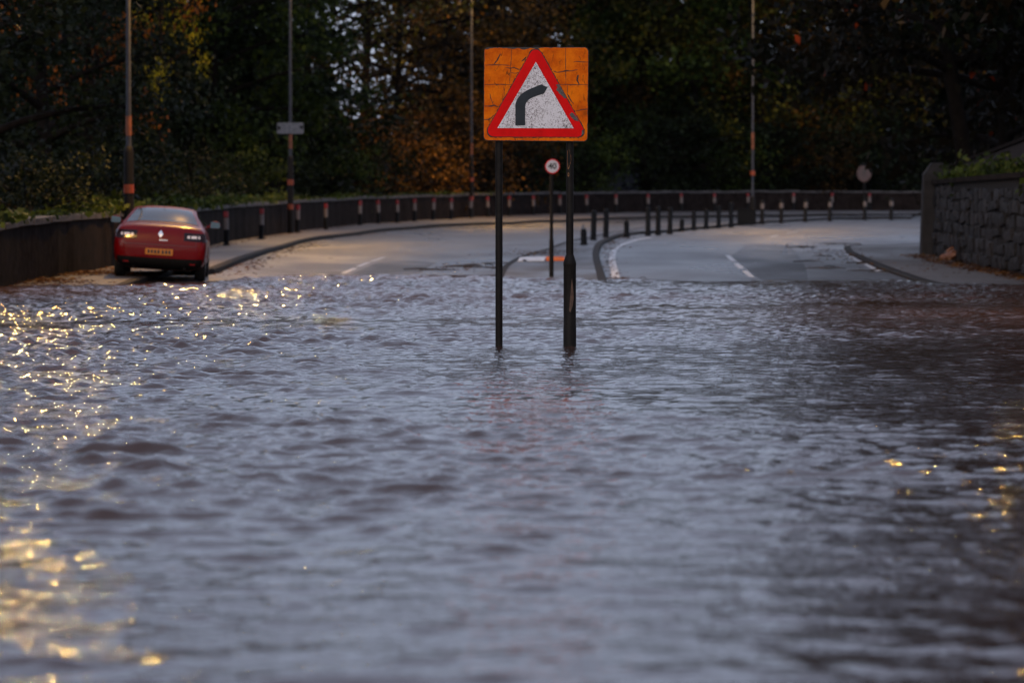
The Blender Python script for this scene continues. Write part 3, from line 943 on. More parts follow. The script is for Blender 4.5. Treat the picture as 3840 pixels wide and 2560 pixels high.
# ------------------------------------------------------------------ fallen board, litter, twigs
fb = hit(2030, 978, 0.11)
fallen = tag(empty('fallen_sign', (fb.x, fb.y, fb.z + 0.004), R(8)), 'white and orange sign board lying flat on the traffic island', 'fallen sign')
MB().box((-0.58, -0.30, 0.02), (0.10, 0.30, 0.055)).build('white_board', M['paint_white'], fallen).rotation_euler = (R(9), R(-1), R(-14))
MB().box((0.12, -0.26, 0.02), (0.60, 0.34, 0.06)).build('orange_board', M['sign_orange'], fallen).rotation_euler = (R(8), 0, R(-4))
MB().box((-0.5, -0.24, 0.0), (-0.42, 0.26, 0.03)).build('batten', M['black_plastic'], fallen)
MB().box((0.44, -0.2, 0), (0.52, 0.3, 0.03)).build('batten', M['black_plastic'], fallen)

lp = hit(3560, 975, 0.07)
lit = tag(empty('litter_bag', (lp.x, lp.y, lp.z)), 'crumpled pale orange bag lying among leaves at the foot of the retaining wall', 'litter')
bm = bmesh.new(); bmesh.ops.create_icosphere(bm, subdivisions=3, radius=0.20)
r_ = random.Random(5)
for v in bm.verts:
    k = 1 + r_.uniform(-0.16, 0.16)
    v.co = Vector((v.co.x * 1.1 * k, v.co.y * k, max(-0.02, v.co.z * 0.62 * k + 0.10 + 0.05 * math.sin(v.co.x * 14))))
me = bpy.data.meshes.new('bag'); bm.to_mesh(me); bm.free(); me.materials.append(M['litter'])
link(bpy.data.objects.new('bag', me), lit)
mb = MB().tube([(-0.05, 0, 0.2), (0.0, -0.02, 0.28), (0.09, 0.02, 0.30)], [0.05, 0.03, 0.045], 7); mb.build('tied_neck', M['litter'], lit)

# ------------------------------------------------------------------ bollards
ORD = ['first', 'second', 'third', 'fourth', 'fifth', 'sixth', 'seventh', 'eighth', 'ninth', 'tenth', 'eleventh', 'twelfth', 'thirteenth', 'fourteenth', 'fifteenth',
       'sixteenth', 'seventeenth', 'eighteenth', 'nineteenth', 'twentieth', 'twenty-first', 'twenty-second', 'twenty-third', 'twenty-fourth', 'twenty-fifth']
def wall_bollard():
    b = empty('bollard')
    auto_smooth(MB().lathe([(0.115, -0.1), (0.115, 0.03), (0.085, 0.06), (0.080, 1.02), (0.074, 1.08), (0.05, 1.13), (0.0, 1.14)], 14).build('body', M['black_plastic'], b))
    MB().lathe([(0.0835, 0.50), (0.0835, 0.86)], 14).build('white_band', M['band_white'], b)
    MB().lathe([(0.0835, 0.88), (0.0830, 1.06)], 14).build('red_band', M['band_red'], b)
    return b
WX = [850, 980, 1116, 1222, 1350, 1420, 1490, 1555, 1625, 1692, 1765, 1830, 1910, 2000, 2100, 2200, 2310, 2430, 2555, 2680, 2805, 2975, 3120, 3260]
t_ = np.gradient(WALL, axis=0); t_ /= np.hypot(t_[:, 0], t_[:, 1])[:, None]
OFFW = WALL + np.c_[t_[:, 1], -t_[:, 0]] * 0.55
PXW = 1920 + OFFW[:, 0] / OFFW[:, 1] * FPX
wb = wall_bollard()
_i0 = int(np.argmin(abs(WALL[:, 1] - 70)))
for i, px in enumerate(WX):
    o = wb if i == 0 else copy_tree(wb)
    x = np.interp(px, PXW[_i0:], OFFW[_i0:, 0]); y = np.interp(px, PXW[_i0:], OFFW[_i0:, 1])
    o.location = (x, y, ztop(x, y)); o.rotation_euler = (rnd.uniform(-.02, .02), rnd.uniform(-.03, .03), rnd.uniform(0, 6))
    tag(o, 'black bollard with red and white bands along the far wall, %s from the red car' % ORD[i], 'bollard', 'bollards along the far wall')

def island_bollard(h, band, broken=False):
    b = empty('bollard')
    prof = [(0.12, -0.1), (0.12, 0.02), (0.10, 0.05), (0.094, h - 0.10), (0.085, h - 0.04), (0.05, h - 0.005), (0.0, h)]
    if broken: prof = [(0.12, -0.1), (0.12, 0.02), (0.10, 0.05), (0.096, h - 0.22), (0.06, h - 0.08), (0.03, h)]
    auto_smooth(MB().lathe(prof, 14).build('body', M['black_plastic'], b))
    if band: MB().lathe([(0.0965, h - 0.40), (0.0955, h - 0.16)], 14).build('white_band', M['band_white'], b)
    if broken: MB().lathe([(0.0965, h - 0.24), (0.062, h - 0.08), (0.032, h + 0.003)], 14).build('torn_top', M['plate_grey'], b)
    return b
IB = [(2190, 918, .62, 0, 1), (2225, 900, 1.0, 0, 0), (2272, 890, 1.0, 0, 0), (2350, 880, .52, 0, 0), (2430, 874, 1.0, 0, 0), (2468, 872, 1.0, 0, 0), (2512, 868, .95, 0, 0), (2557, 859, .42, 0, 0),
      (2602, 855, .72, 0, 0), (2648, 851, .75, 0, 0), (2695, 847, .9, 0, 0), (2742, 844, 1.0, 0, 0), (2858, 832, 1.02, 1, 0), (2930, 829, 1.02, 1, 0), (3020, 825, 1.02, 1, 0), (3112, 822, 1.02, 1, 0), (3243, 819, 1.02, 1, 0), (3342, 817.5, 1.02, 1, 0)]
for i, (px, py, h, band, brk) in enumerate(IB):
    p = hit(px, py, 0.11)
    o = island_bollard(h, band, brk)
    o.location = p; o.rotation_euler = (rnd.uniform(-.02, .02), rnd.uniform(-.03, .03), 0)
    look = 'broken black bollard with pale torn top' if brk else ('short black stub bollard' if h < .6 else ('black bollard with white band' if band else 'plain black bollard'))
    tag(o, '%s on the traffic island, %s from the island nose' % (look, ORD[i]), 'bollard', 'bollards on the traffic island')
p = hit(3600, 974, 0.07)
o = island_bollard(0.76, 0); o.location = p
tag(o, 'lone black bollard in front of the retaining wall on the right', 'bollard')
# dark cabinet on the island
p = hit(2800, 838, 0.11)
cb = tag(empty('cabinet', p), 'low black cabinet among the island bollards below the fourth lamp column', 'cabinet')
bevel(MB().box((-0.42, -0.2, -0.05), (0.42, 0.2, 0.62)).build('housing', M['black_plastic'], cb), 0.03)
bevel(MB().box((-0.46, -0.24, 0.622), (0.46, 0.24, 0.68)).build('lid', M['black_plastic'], cb), 0.02)
MB().box((-0.38, -0.212, 0.05), (-0.01, -0.203, 0.58)).build('door', M['column_dark'], cb)
MB().box((0.01, -0.212, 0.05), (0.38, -0.203, 0.58)).build('door', M['column_dark'], cb)

# ------------------------------------------------------------------ lamp columns
def lamp_column(x, y, z, arm_dir, label, comp=2.9, bands=(1.0, 1.93), rust=(3.2, 3.75), plate=None, H=12.2, arm=2.0, bowl=0.012, skirt=0.05, lampmat='glow', group='lamp columns along the road'):
    c = tag(empty('street_lamp', (x, y, z)), label, 'street lamp', group)
    a = Vector((arm_dir[0], arm_dir[1], 0)).normalized()
    auto_smooth(MB().lathe([(0.13, -0.2), (0.125, 0.05), (0.115, 0.10), (0.112, comp - 0.12), (0.085, comp), (0.07, comp + 0.02)], 14).build('base_compartment', M['column_dark'], c))
    auto_smooth(MB().tube([(0, 0, comp), (0, 0, H)], [0.062, 0.042], 12).build('shaft', M['column_grey'], c))
    MB().lathe([(0.0665, rust[0]), (0.0665, rust[1])], 12).build('sheen_band', M['band_sheen'], c)  # reflection on the shaft, put in as a coloured band
    for b in bands:
        MB().lathe([(0.119, b - 0.10), (0.119, b + 0.10)], 14).build('orange_band', M['band_orange'], c)
    pts = [(0, 0, H - 0.05)] + [tuple(a * (arm * math.sin(R(t)) * 0.9) + Vector((0, 0, H - 0.05 + 0.75 * (1 - math.cos(R(t)))))) for t in (20, 45, 70, 90)]
    auto_smooth(MB().tube(pts, [0.042, 0.04, 0.036, 0.033, 0.03], 8).build('arm', M['column_grey'], c))
    e = Vector(pts[-1])
    ang = math.atan2(a.y, a.x)
    mt = Matrix.Translation(e) @ Matrix.Rotation(ang, 4, 'Z')
    lan = MB()
    for k, (s, w, h) in enumerate([(-0.10, .05, .05), (0.05, .10, .08), (0.30, .15, .10), (0.55, .15, .09), (0.68, .08, .05)]):
        for q in range(10):
            t = math.pi * q / 9
            lan.v.append(mt @ Vector((s, w * math.cos(t), h * math.sin(t))))
    for k in range(4):
        for q in range(9):
            i = k * 10 + q; lan.f.append((i, i + 1, i + 11, i + 10))
    ln = lan.build('lantern', M['column_grey'], c, True)
    lens = MB(); nn = 8
    for k in range(nn + 1):
        u = math.pi * k / nn
        for q in range(9):
            t = math.pi * q / 8
            rr_ = math.sin(u) if 0 < k < nn else 0.02
            lens.v.append(mt @ Vector((0.36 - 0.25 * math.cos(u), 0.12 * rr_ * math.cos(t), -0.012 - bowl * rr_ * math.sin(t))))
    for k in range(nn):
        for q in range(8):
            i = k * 9 + q; lens.f.append((i, i + 9, i + 10, i + 1))
    lens.build('lens', M[lampmat], ln, True)
    sk = MB(); nn = 20                           # unseen cut-off skirt, added to limit where each lamp glitters on the water
    for k in range(nn):
        u = 2 * math.pi * k / nn
        for dz in (0.0, -0.012 - bowl - skirt): sk.v.append(mt @ Vector((0.36 + 0.28 * math.cos(u), 0.15 * math.sin(u), dz)))
    for k in range(nn):
        a_, b_ = 2 * k, 2 * ((k + 1) % nn); sk.f.append((a_, b_, b_ + 1, a_ + 1))
    sk.build('skirt', M['column_dark'], ln)
    if plate:
        zz, w, h = plate
        pl = MB().prism(rounded_poly([(-w / 2, zz - h / 2), (w / 2, zz - h / 2), (w / 2, zz + h / 2), (-w / 2, zz + h / 2)], 0.05), -0.10, -0.085).build('route_plate', M['plate_grey'], c)
        MB().prism([(-w / 2 + .03, zz - .09), (-w / 2 + .17, zz + .01), (-w / 2 + .03, zz + .11)], -0.104, -0.099).build('chevron_mark', M['column_dark'], pl)
        MB().prism([(w / 2 - .03, zz - .05), (w / 2 - .03, zz + .12), (w / 2 - .18, zz + .05)], -0.104, -0.099).build('chevron_mark', M['column_dark'], pl)
        for s in (-.14, .03):
            MB().prism([(s, zz - .14), (s + .04, zz - .14), (s + .04, zz + .14), (s, zz + .14)], -0.104, -0.099).build('faded_lettering', plain('faded', (0.17, 0.17, 0.19), 0.6), pl)
    return c
def wall_col(px, **k):
    Q = WALL + np.c_[t_[:, 1], -t_[:, 0]] * 0.35
    P = 1920 + Q[:, 0] / Q[:, 1] * FPX
    x = np.interp(px, P[_i0:], Q[_i0:, 0]); y = np.interp(px, P[_i0:], Q[_i0:, 1])
    j = int(np.argmin(np.hypot(WALL[:, 0] - x, WALL[:, 1] - y)))
    return lamp_column(x, y, ztop(x, y), (t_[j][1], -t_[j][0]), **k)
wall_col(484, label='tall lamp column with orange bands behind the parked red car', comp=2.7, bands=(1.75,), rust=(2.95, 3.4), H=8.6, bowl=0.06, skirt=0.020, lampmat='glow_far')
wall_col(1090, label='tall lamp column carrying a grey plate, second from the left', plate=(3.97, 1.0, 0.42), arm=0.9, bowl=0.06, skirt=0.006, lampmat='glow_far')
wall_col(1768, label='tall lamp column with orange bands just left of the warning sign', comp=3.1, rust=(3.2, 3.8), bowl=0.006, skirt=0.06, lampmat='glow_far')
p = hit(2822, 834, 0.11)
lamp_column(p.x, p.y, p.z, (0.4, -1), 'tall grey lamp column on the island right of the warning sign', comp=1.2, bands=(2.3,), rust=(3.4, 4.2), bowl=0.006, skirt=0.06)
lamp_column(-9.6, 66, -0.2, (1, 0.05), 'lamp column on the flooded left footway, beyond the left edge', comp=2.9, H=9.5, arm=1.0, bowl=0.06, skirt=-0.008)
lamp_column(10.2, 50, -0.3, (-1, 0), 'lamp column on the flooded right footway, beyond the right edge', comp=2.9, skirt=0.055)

# far round sign on the bend
p = at(3240, 815, 214)
rs = tag(empty('round_sign', (p.x, p.y, p.z - 0.1)), 'dim pinkish round road sign on the far side of the bend', 'road sign')
hz_ = at(3240, 650, 214).z - p.z + 0.1
auto_smooth(MB().lathe([(0.05, -0.1), (0.05, hz_)], 10, 0, 0.06).build('pole', M['column_dark'], rs))
def ell(r): return [(r * math.cos(2 * math.pi * k / 32), hz_ + r * 1.2 * math.sin(2 * math.pi * k / 32)) for k in range(32)]
MB().prism(ell(0.40), 0, 0.02).build('rim', plain('dull_pink', (0.06, 0.026, 0.025), 0.6, var=0.3, vscale=5), rs)
MB().prism(ell(0.33), -0.004, 0.001).build('face', plain('dull_rose', (0.06, 0.036, 0.036), 0.6, var=0.3, vscale=5), rs)
MB().prism([(-.05, hz_ - .1), (.03, hz_ - .12), (.07, hz_ + .2), (-.02, hz_ + .2)], -0.008, -0.003).build('symbol', M['ink'], rs)

# ------------------------------------------------------------------ house glimpsed through the trees
h0 = at(2290, 716, 262)
hs = tag(empty('house', (h0.x, 262, h0.z - 3.0)), 'dim blue grey gabled house glimpsed behind the wall right of the sign', 'house')
MB().add([(-1.3, 0, 0), (4.5, 0, 0), (4.5, 7, 0), (-1.3, 7, 0), (-1.3, 0, 3.6), (4.5, 0, 3.6), (4.5, 7, 3.6), (-1.3, 7, 3.6), (1.6, 0, 5.3), (1.6, 7, 5.3)],
         [(0, 1, 5, 8, 4), (2, 3, 7, 9, 6), (1, 2, 6, 5), (3, 0, 4, 7)]).build('wall', M['house_wall'], hs)
rf = MB().add([(-1.7, -.3, 3.42), (1.6, -.3, 5.42), (1.6, 7.3, 5.42), (-1.7, 7.3, 3.42), (4.9, -.3, 3.42), (4.9, 7.3, 3.42)], [(0, 1, 2, 3), (1, 4, 5, 2)]).build('roof', M['roof_slate'], hs)
sm = rf.modifiers.new('thick', 'SOLIDIFY'); sm.thickness = 0.14; sm.offset = 1
w_ = MB().box((0.2, -0.03, 1.6), (1.3, 0.02, 2.9)).build('window', M['plate_grey'], hs)
MB().box((0.27, -0.036, 1.67), (1.23, -0.032, 2.83)).build('pane', M['glass_dark'], w_)

# ------------------------------------------------------------------ red car, half up on the footway
def build_car():
    c = empty('parked_car')
    tag(c, 'red saloon car parked half on the footway at the edge of the flood', 'car')
    ST = [(0.00, .44, .66, .70), (0.025, .34, .76, .83), (0.07, .28, .90, .885), (0.13, .24, 1.00, .91), (0.20, .22, 1.065, .92), (0.36, .20, 1.095, .925), (0.70, .18, 1.11, .93), (1.2, .17, 1.10, .93),
          (1.8, .17, 1.08, .93), (2.6, .17, 1.06, .93), (3.2, .17, 1.02, .925), (3.8, .18, .94, .91), (4.3, .2, .82, .87), (4.55, .26, .68, .80), (4.64, .38, .58, .6)]
    mb = MB(); K_ = 10
    for (y, zb, zt, w) in ST:
        H = zt - zb
        half = [(0, zb), (.62 * w, zb), (.90 * w, zb + .05 * H / .8), (.975 * w, zb + .2 * H), (w, zb + .45 * H), (.985 * w, zb + .70 * H), (.945 * w, zb + .88 * H), (.86 * w, zt - .015), (.45 * w, zt + .008), (0, zt + .012)]
        ring = [(x, y, z) for x, z in half] + [(-x, y, z) for x, z in half[-2:0:-1]]
        mb.v += ring
    n = 2 * K_ - 2
    for i in range(len(ST) - 1):
        for k in range(n):
            a = i * n + k; b = i * n + (k + 1) % n
            mb.f.append((a, b, b + n, a + n))
    mb.f.append(tuple(range(n))[::-1]); mb.f.append(tuple((len(ST) - 1) * n + k for k in range(n)))
    body = mb.build('body', M['car_red'], c, True)
    bm = bmesh.new(); bm.from_mesh(body.data); bmesh.ops.recalc_face_normals(bm, faces=bm.faces); bm.to_mesh(body.data); bm.free()
    body.modifiers.new('sub', 'SUBSURF').levels = 2; body.modifiers['sub'].render_levels = 2
    # wheel arches cut through the sills
    WHEELS = [(s, y) for y in (1.02, 3.76) for s in (-1, 1)]
    cut = MB()
    for s, y in WHEELS:
        base = len(cut.v); nn = 24
        for xx in (s * 0.60, s * 1.2):
            for k in range(nn):
                a = 2 * math.pi * k / nn
                cut.v.append((xx, y + 0.375 * math.cos(a), 0.33 + 0.375 * math.sin(a)))
        for k in range(nn):
            j = (k + 1) % nn; cut.f.append((base + k, base + j, base + nn + j, base + nn + k))
        cut.f.append(tuple(base + k for k in reversed(range(nn)))); cut.f.append(tuple(base + nn + k for k in range(nn)))
    co = cut.build('cutter', M['black_plastic'])
    bm = bmesh.new(); bm.from_mesh(co.data); bmesh.ops.recalc_face_normals(bm, faces=bm.faces); bm.to_mesh(co.data); bm.free()
    bo = body.modifiers.new('arch', 'BOOLEAN'); bo.operation = 'DIFFERENCE'; bo.object = co; bo.solver = 'EXACT'
    dg = bpy.context.evaluated_depsgraph_get()
    me = bpy.data.meshes.new_from_object(body.evaluated_get(dg))
    body.modifiers.clear(); body.data = me
    bpy.data.objects.remove(co)
    bvh = BVHTree.FromPolygons([v.co.copy() for v in me.vertices], [tuple(p.vertices) for p in me.polygons])
    def skin(x, z, off=0.006):
        h = bvh.ray_cast(Vector((x, -2, z)), Vector((0, 1, 0)))
        if h[0] is None or h[0].y > 0.75: return None
        nrm = h[1] if h[1].y < 0 else -h[1]
        return h[0] + nrm * off
    def patch(name, outline, mat, parent, off=0.006, nx=14, nz=8):
        """skin laid on the rear of the body; outline(u) gives (z0, z1) across x0..x1"""
        x0, x1, fz = outline
        V = {}; mb = MB()
        for i in range(nx + 1):
            x = x0 + (x1 - x0) * i / nx; z0, z1 = fz(x)
            for j in range(nz + 1):
                p = skin(x, z0 + (z1 - z0) * j / nz, off)
                if p is not None: V[i, j] = len(mb.v); mb.v.append(tuple(p))
        for i in range(nx):
            for j in range(nz):
                q = [(i, j), (i + 1, j), (i + 1, j + 1), (i, j + 1)]
                if all(k in V for k in q): mb.f.append(tuple(V[k] for k in q))
        return mb.build(name, mat, parent, True)
    patch('rear_valance', (-.885, .885, lambda x: (.23 + .05 * abs(x) ** 3, .435 + .02 * (x / .9) ** 4)), M['black_plastic'], c, 0.008, 30, 7)
    for s in (-1, 1):
        tl = patch('tail_light', (s * .46, s * .905, lambda x: (.795 - .02 * (abs(x) - .46), .945 + .02 * (1 - abs(x)))), M['glass_tail'], c, 0.010, 14, 6)
        for a, b in ((.53, .585), (.605, .715), (.74, .775)):
            patch('lens', (s * a, s * b, lambda x: (.845, .895)), M['lens_white'], tl, 0.016, 4, 3)
        patch('reflector', (s * .60, s * .71, lambda x: (.33, .36)), M['reflector_red'], c, 0.014, 5, 2)
    # boot lid seam and plate recess
    patch('boot_seam', (-.70, .70, lambda x: (.690, .697)), M['ink'], c, 0.004, 24, 1)
    for s in (-1, 1): patch('boot_seam', (s * .70, s * .706, lambda x: (.70, .79)), M['ink'], c, 0.004, 1, 8)
    pl = patch('number_plate', (-.28, .26, lambda x: (.495, .615)), M['plate_yellow'], c, 0.012, 10, 3)
    for k, x in enumerate((-.215, -.150, -.085, -.020, .065, .130, .195)):
        patch('character', (x - .022, x + .022, lambda x: (.52, .59)), M['ink'], pl, 0.016, 2, 2)
    patch('badge', (-.05, .05, lambda x: (.90 - .075 * (1 - abs(x) / .05), .90 + .075 * (1 - abs(x) / .05))), M['chrome'], c, 0.020, 8, 4)
    for k in range(6): patch('badge_letter', (-.02 + k * .028, -.002 + k * .028, lambda x: (.775, .795)), M['chrome'], c, 0.014, 1, 1)
    # cabin
    YS = np.array([.60, .80, 1.0, 1.2, 1.4, 1.6, 1.8, 2.1, 2.5, 2.8, 3.1, 3.4, 3.62])
    ZT = np.array([1.105, 1.175, 1.245, 1.31, 1.365, 1.405, 1.43, 1.445, 1.44, 1.395, 1.29, 1.15, 1.03])
    yy = np.linspace(.60, 3.62, 40); zz = np.interp(yy, YS, ZT)
    zz = np.convolve(np.pad(zz, 2, 'edge'), np.ones(5) / 5, 'valid')
    zf = lambda y: float(np.interp(y, yy, zz))
    wt = lambda y: .80 - max(0, zf(y) - 1.09) * .56
    def top(x, y, off=0.0):
        return Vector((x, y, zf(y) + off - .055 * (abs(x) / wt(y)) ** 3))
    mb = MB(); T = np.linspace(-1, 1, 15)
    for y in yy:
        w = wt(y); zb = min(1.04, zf(y) - 0.07)
        row = [Vector((-.83, y, zb))] + [top(t * w, y) for t in T] + [Vector((.83, y, zb))]
        mb.v += [tuple(v) for v in row]
    m_ = len(T) + 2
    for i in range(len(yy) - 1):
        for k in range(m_ - 1):
            a = i * m_ + k; mb.f.append((a, a + 1, a + m_ + 1, a + m_))
    auto_smooth(mb.build('roof', M['car_red'], c, True), 50)
    def glass(name, y0, y1, ef, nx=12, ny=10):
        mb = MB()
        for j in range(ny + 1):
            y = y0 + (y1 - y0) * j / ny
            for i in range(nx + 1):
                p = top((-1 + 2 * i / nx) * ef(y), y, .007); mb.v.append(tuple(p))
        for j in range(ny):
            for i in range(nx):
                a = j * (nx + 1) + i; mb.f.append((a, a + 1, a + nx + 2, a + nx + 1))
        return mb.build(name, M['glass_dark'], c, True)
    glass('rear_window', .70, 1.58, lambda y: wt(y) * (.93 - .06 * (y - .7)))
    glass('windscreen', 2.78, 3.5, lambda y: wt(y) * .93)
    for s in (-1, 1):
        for (ya, yb) in ((1.28, 2.06), (2.14, 3.15)):
            mb = MB()
            for j in range(9):
                y = ya + (yb - ya) * j / 8
                w = wt(y); a = Vector((s * .828, y, 1.085)); b = Vector((s * w, y, zf(y) - .065))
                for i in range(4):
                    t = i / 3; q = a.lerp(b, .06 + .84 * t); mb.v.append((q.x + s * .012, q.y, q.z))
            for j in range(8):
                for i in range(3):
                    k = j * 4 + i; mb.f.append((k, k + 1, k + 5, k + 4))
            mb.build('side_window', M['glass_dark'], c, True)
        # door mirrors
        mr = MB().tube([(s * .84, 2.72, 1.06), (s * .93, 2.70, 1.08)], [.03, .03], 6).build('mirror_arm', M['car_red'], c)
        mh = bmesh.new(); bmesh.ops.create_uvsphere(mh, u_segments=14, v_segments=9, radius=1)
        for v in mh.verts:
            y_ = v.co.y if v.co.y > 0 else v.co.y * 0.25
            v.co = Vector((s * 1.01 + v.co.x * .115, 2.66 + y_ * .10, 1.115 + v.co.z * .082))
        me_ = bpy.data.meshes.new('mirror_housing'); mh.to_mesh(me_); mh.free(); me_.materials.append(M['car_red'])
        me_.polygons.foreach_set('use_smooth', [True] * len(me_.polygons))
        h_ = link(bpy.data.objects.new('mirror_housing', me_), mr)
        g = rounded_poly([(s * 1.01 - .10, 1.045), (s * 1.01 + .10, 1.055), (s * 1.01 + .095, 1.165), (s * 1.01 - .09, 1.18)], .03)
        MB().prism(g, 2.625, 2.633).build('mirror_glass', M['mirror_pale'], mr)
        # side crease and handles
        MB().box((s * .925 - .012, 1.55, .80), (s * .925 + .014, 1.75, .825)).build('door_handle', M['car_red'], c)
    # wheels
    def wheel(s, y):
        w = MB()
        prof = [(.20, -.09), (.295, -.105), (.318, -.09), (.325, -.05), (.325, .05), (.318, .09), (.295, .105), (.20, .09)]
        nn = 28
        for (r, x) in prof:
            for k in range(nn):
                a = 2 * math.pi * k / nn; w.v.append((x, r * math.cos(a), r * math.sin(a)))
        for i in range(len(prof) - 1):
            for k in range(nn):
                a = i * nn + k; b = i * nn + (k + 1) % nn; w.f.append((a, b, b + nn, a + nn))
        o = auto_smooth(w.build('tyre', M['tyre'], c), 35); o.location = (s * .80, y, .325)
        rim = MB()
        rim.tube([(-s * .06, 0, 0), (s * .055, 0, 0)], [.20, .20], 24)
        for k in range(5):
            a = 2 * math.pi * k / 5
            d = Vector((0, math.cos(a), math.sin(a)))
            rim.tube([Vector((s * .07, 0, 0)) + d * .03, Vector((s * .075, 0, 0)) + d * .20], [.035, .026], 6)
        r_o = rim.build('rim', M['alloy'], o)
    for s, y in WHEELS: wheel(s, y)
    for s in (-1, 1): auto_smooth(MB().tube([(s * .5, .10, .26), (s * .5, .5, .27)], [.035, .035], 10).build('exhaust', M['black_plastic'], c))
    MB().box((-.62, .5, .19), (.62, 4.2, .30)).build('underbody', M['ink'], c)
    MB().tube([(0, 1.72, 1.43), (0, 1.66, 1.52)], [.006, .004], 5).build('aerial', M['black_plastic'], c)
    return c
car = build_car()
cx = at(592, 1050, 78.0)
car.matrix_world = Matrix.Translation((cx.x, 78.0, 0.055)) @ Matrix.Rotation(R(3.3), 4, 'Z') @ Matrix.Rotation(R(3.6), 4, 'Y') @ Matrix.Rotation(R(0.7), 4, 'X') @ Matrix.Scale(1.03, 4)

# ------------------------------------------------------------------ trees
def leaf_quads(C, size, rng, droop=0.3):
    n = len(C)
    nrm = rng.normal(size=(n, 3)); nrm[:, 2] = np.abs(nrm[:, 2]) * 0.8 + 0.15
    nrm /= np.linalg.norm(nrm, axis=1)[:, None]
    u = np.cross(nrm, rng.normal(size=(n, 3))); u /= np.linalg.norm(u, axis=1)[:, None]
    v = np.cross(nrm, u)
    s = size * rng.uniform(0.6, 1.35, (n, 1))
    a, b = u * s * 0.62, v * s * 0.40
    P = np.stack([C - a, C - b * 0.9 + a * 0.1, C + a, C + b * 1.1 - a * 0.1], 1)
    P[:, 2, 2] -= s[:, 0] * droop * rng.uniform(0, 1, n)
    return P.reshape(-1, 3)

def make_tree_meshes(seed, H=16.0, Rc=4.6, base=0.28, limbs=22, per_limb=5, per_clump=70, leaf=0.21, spread=0.75, top=1.0, hang=0.0):
    rng = np.random.default_rng(seed)
    tm = MB()
    bend = rng.normal(0, 0.35, (4, 2))
    def tp(t):   # trunk path
        return np.array([bend[0, 0] * math.sin(t * 2.2) + bend[1, 0] * t, bend[0, 1] * math.sin(t * 2.6) + bend[1, 1] * t, t * H * 0.93])
    ts = np.linspace(0, 1, 9)
    r0 = H * 0.0155
    tm.tube([tp(t) - np.array([0, 0, 0.3 if t == 0 else 0]) for t in ts], [r0 * (1.35 if t == 0 else 1) * (1 - 0.86 * t) + 0.02 for t in ts], 7)
    C = []
    for i in range(limbs):
        t = base + (0.97 - base) * ((i + rng.uniform(0, .8)) / limbs)
        a = i * 2.4 + rng.uniform(-.6, .6)
        rel = (t - base) / (1 - base)
        L = Rc * (0.55 + 0.75 * math.sin(math.pi * min(1, rel * 0.82 + 0.16))) * rng.uniform(0.7, 1.15)
        rise = rng.uniform(0.15, 0.55) + 0.5 * rel
        p0 = tp(t)
        pts = []
        for q in np.linspace(0, 1, 5):
            pts.append(p0 + np.array([math.cos(a + .25 * q) * L * q, math.sin(a + .25 * q) * L * q, L * (rise * q - (0.30 + hang) * q * q)]))
        rb = r0 * (1 - t) * 0.55 + 0.03
        tm.tube(pts, [rb * (1 - .85 * q) + 0.008 for q in np.linspace(0, 1, 5)], 5, cap=False)
        for k in range(per_limb):
            q = rng.uniform(0.42, 1.05)
            c = p0 + np.array([math.cos(a + .25 * q) * L * q, math.sin(a + .25 * q) * L * q, L * (rise * q - (0.30 + hang) * q * q)])
            c = c + rng.normal(0, 0.45, 3)
            # a twig to the clump
            j = min(4, int(q * 4)); tm.tube([pts[j], c], [0.02, 0.006], 4, cap=False)
            m = int(per_clump * rng.uniform(0.45, 1.5))
            off = rng.normal(0, 1, (m, 3)) * np.array([spread, spread, spread * 0.62]) * rng.uniform(0.6, 1.2)
            off[:, 2] -= hang * np.abs(rng.normal(0, 0.6, m))
            C.append(c + off)
    C = np.concatenate(C)
    V = leaf_quads(C, leaf, rng)
    F = np.arange(len(V)).reshape(-1, 4)
    crown = npmesh('crown', V, F, None)
    trunk = bpy.data.meshes.new('trunk'); trunk.from_pydata([tuple(v) for v in tm.v], [], tm.f); trunk.update()
    trunk.materials.append(M['bark']); trunk.polygons.foreach_set('use_smooth', [True] * len(trunk.polygons))
    crown.materials.append(LEAF['green'])
    return trunk, crown

VAR = {
    'dense': make_tree_meshes(1, base=0.16, limbs=26, per_limb=6, per_clump=85),
    'dense2': make_tree_meshes(2, base=0.20, limbs=24, per_limb=6, per_clump=85, Rc=5.0),
    'mid': make_tree_meshes(3, base=0.24, limbs=22, per_limb=5, per_clump=70, Rc=4.8),
    'mid2': make_tree_meshes(4, base=0.22, limbs=22, per_limb=5, per_clump=66, hang=0.25),
    'sparse': make_tree_meshes(5, base=0.25, limbs=22, per_limb=4, per_clump=42, spread=0.95, leaf=0.19),
    'sparse2': make_tree_meshes(6, base=0.22, limbs=20, per_limb=4, per_clump=38, spread=1.0, leaf=0.19),
    'near': make_tree_meshes(8, H=15, base=0.10, limbs=26, per_limb=7, per_clump=110, leaf=0.14, Rc=4.4, spread=0.65),
    'maple': make_tree_meshes(9, H=14, base=0.34, limbs=18, per_limb=5, per_clump=48, leaf=0.16, Rc=4.2, spread=0.55),
    'shrub': make_tree_meshes(10, H=4.2, base=0.06, limbs=15, per_limb=4, per_clump=55, leaf=0.15, Rc=1.9, spread=0.42),
    'shrub2': make_tree_meshes(12, H=3.4, base=0.05, limbs=14, per_limb=4, per_clump=60, leaf=0.14, Rc=2.1, spread=0.45),
}
def ground_z(x, y):
    d, s = wall_near(x, y)
    z = float(zg(np.clip(x, -40, 40), y)) - 0.3
    if s > 0 and d > 2.0 or y > 260:
        z += min(1, max(0, (d - 2.0) / 4.0)) + hill(x, y)
    elif x > 11.4 and y < 112: z += float(sstep(11.4, 15.0, x)) * 2.6
    return z
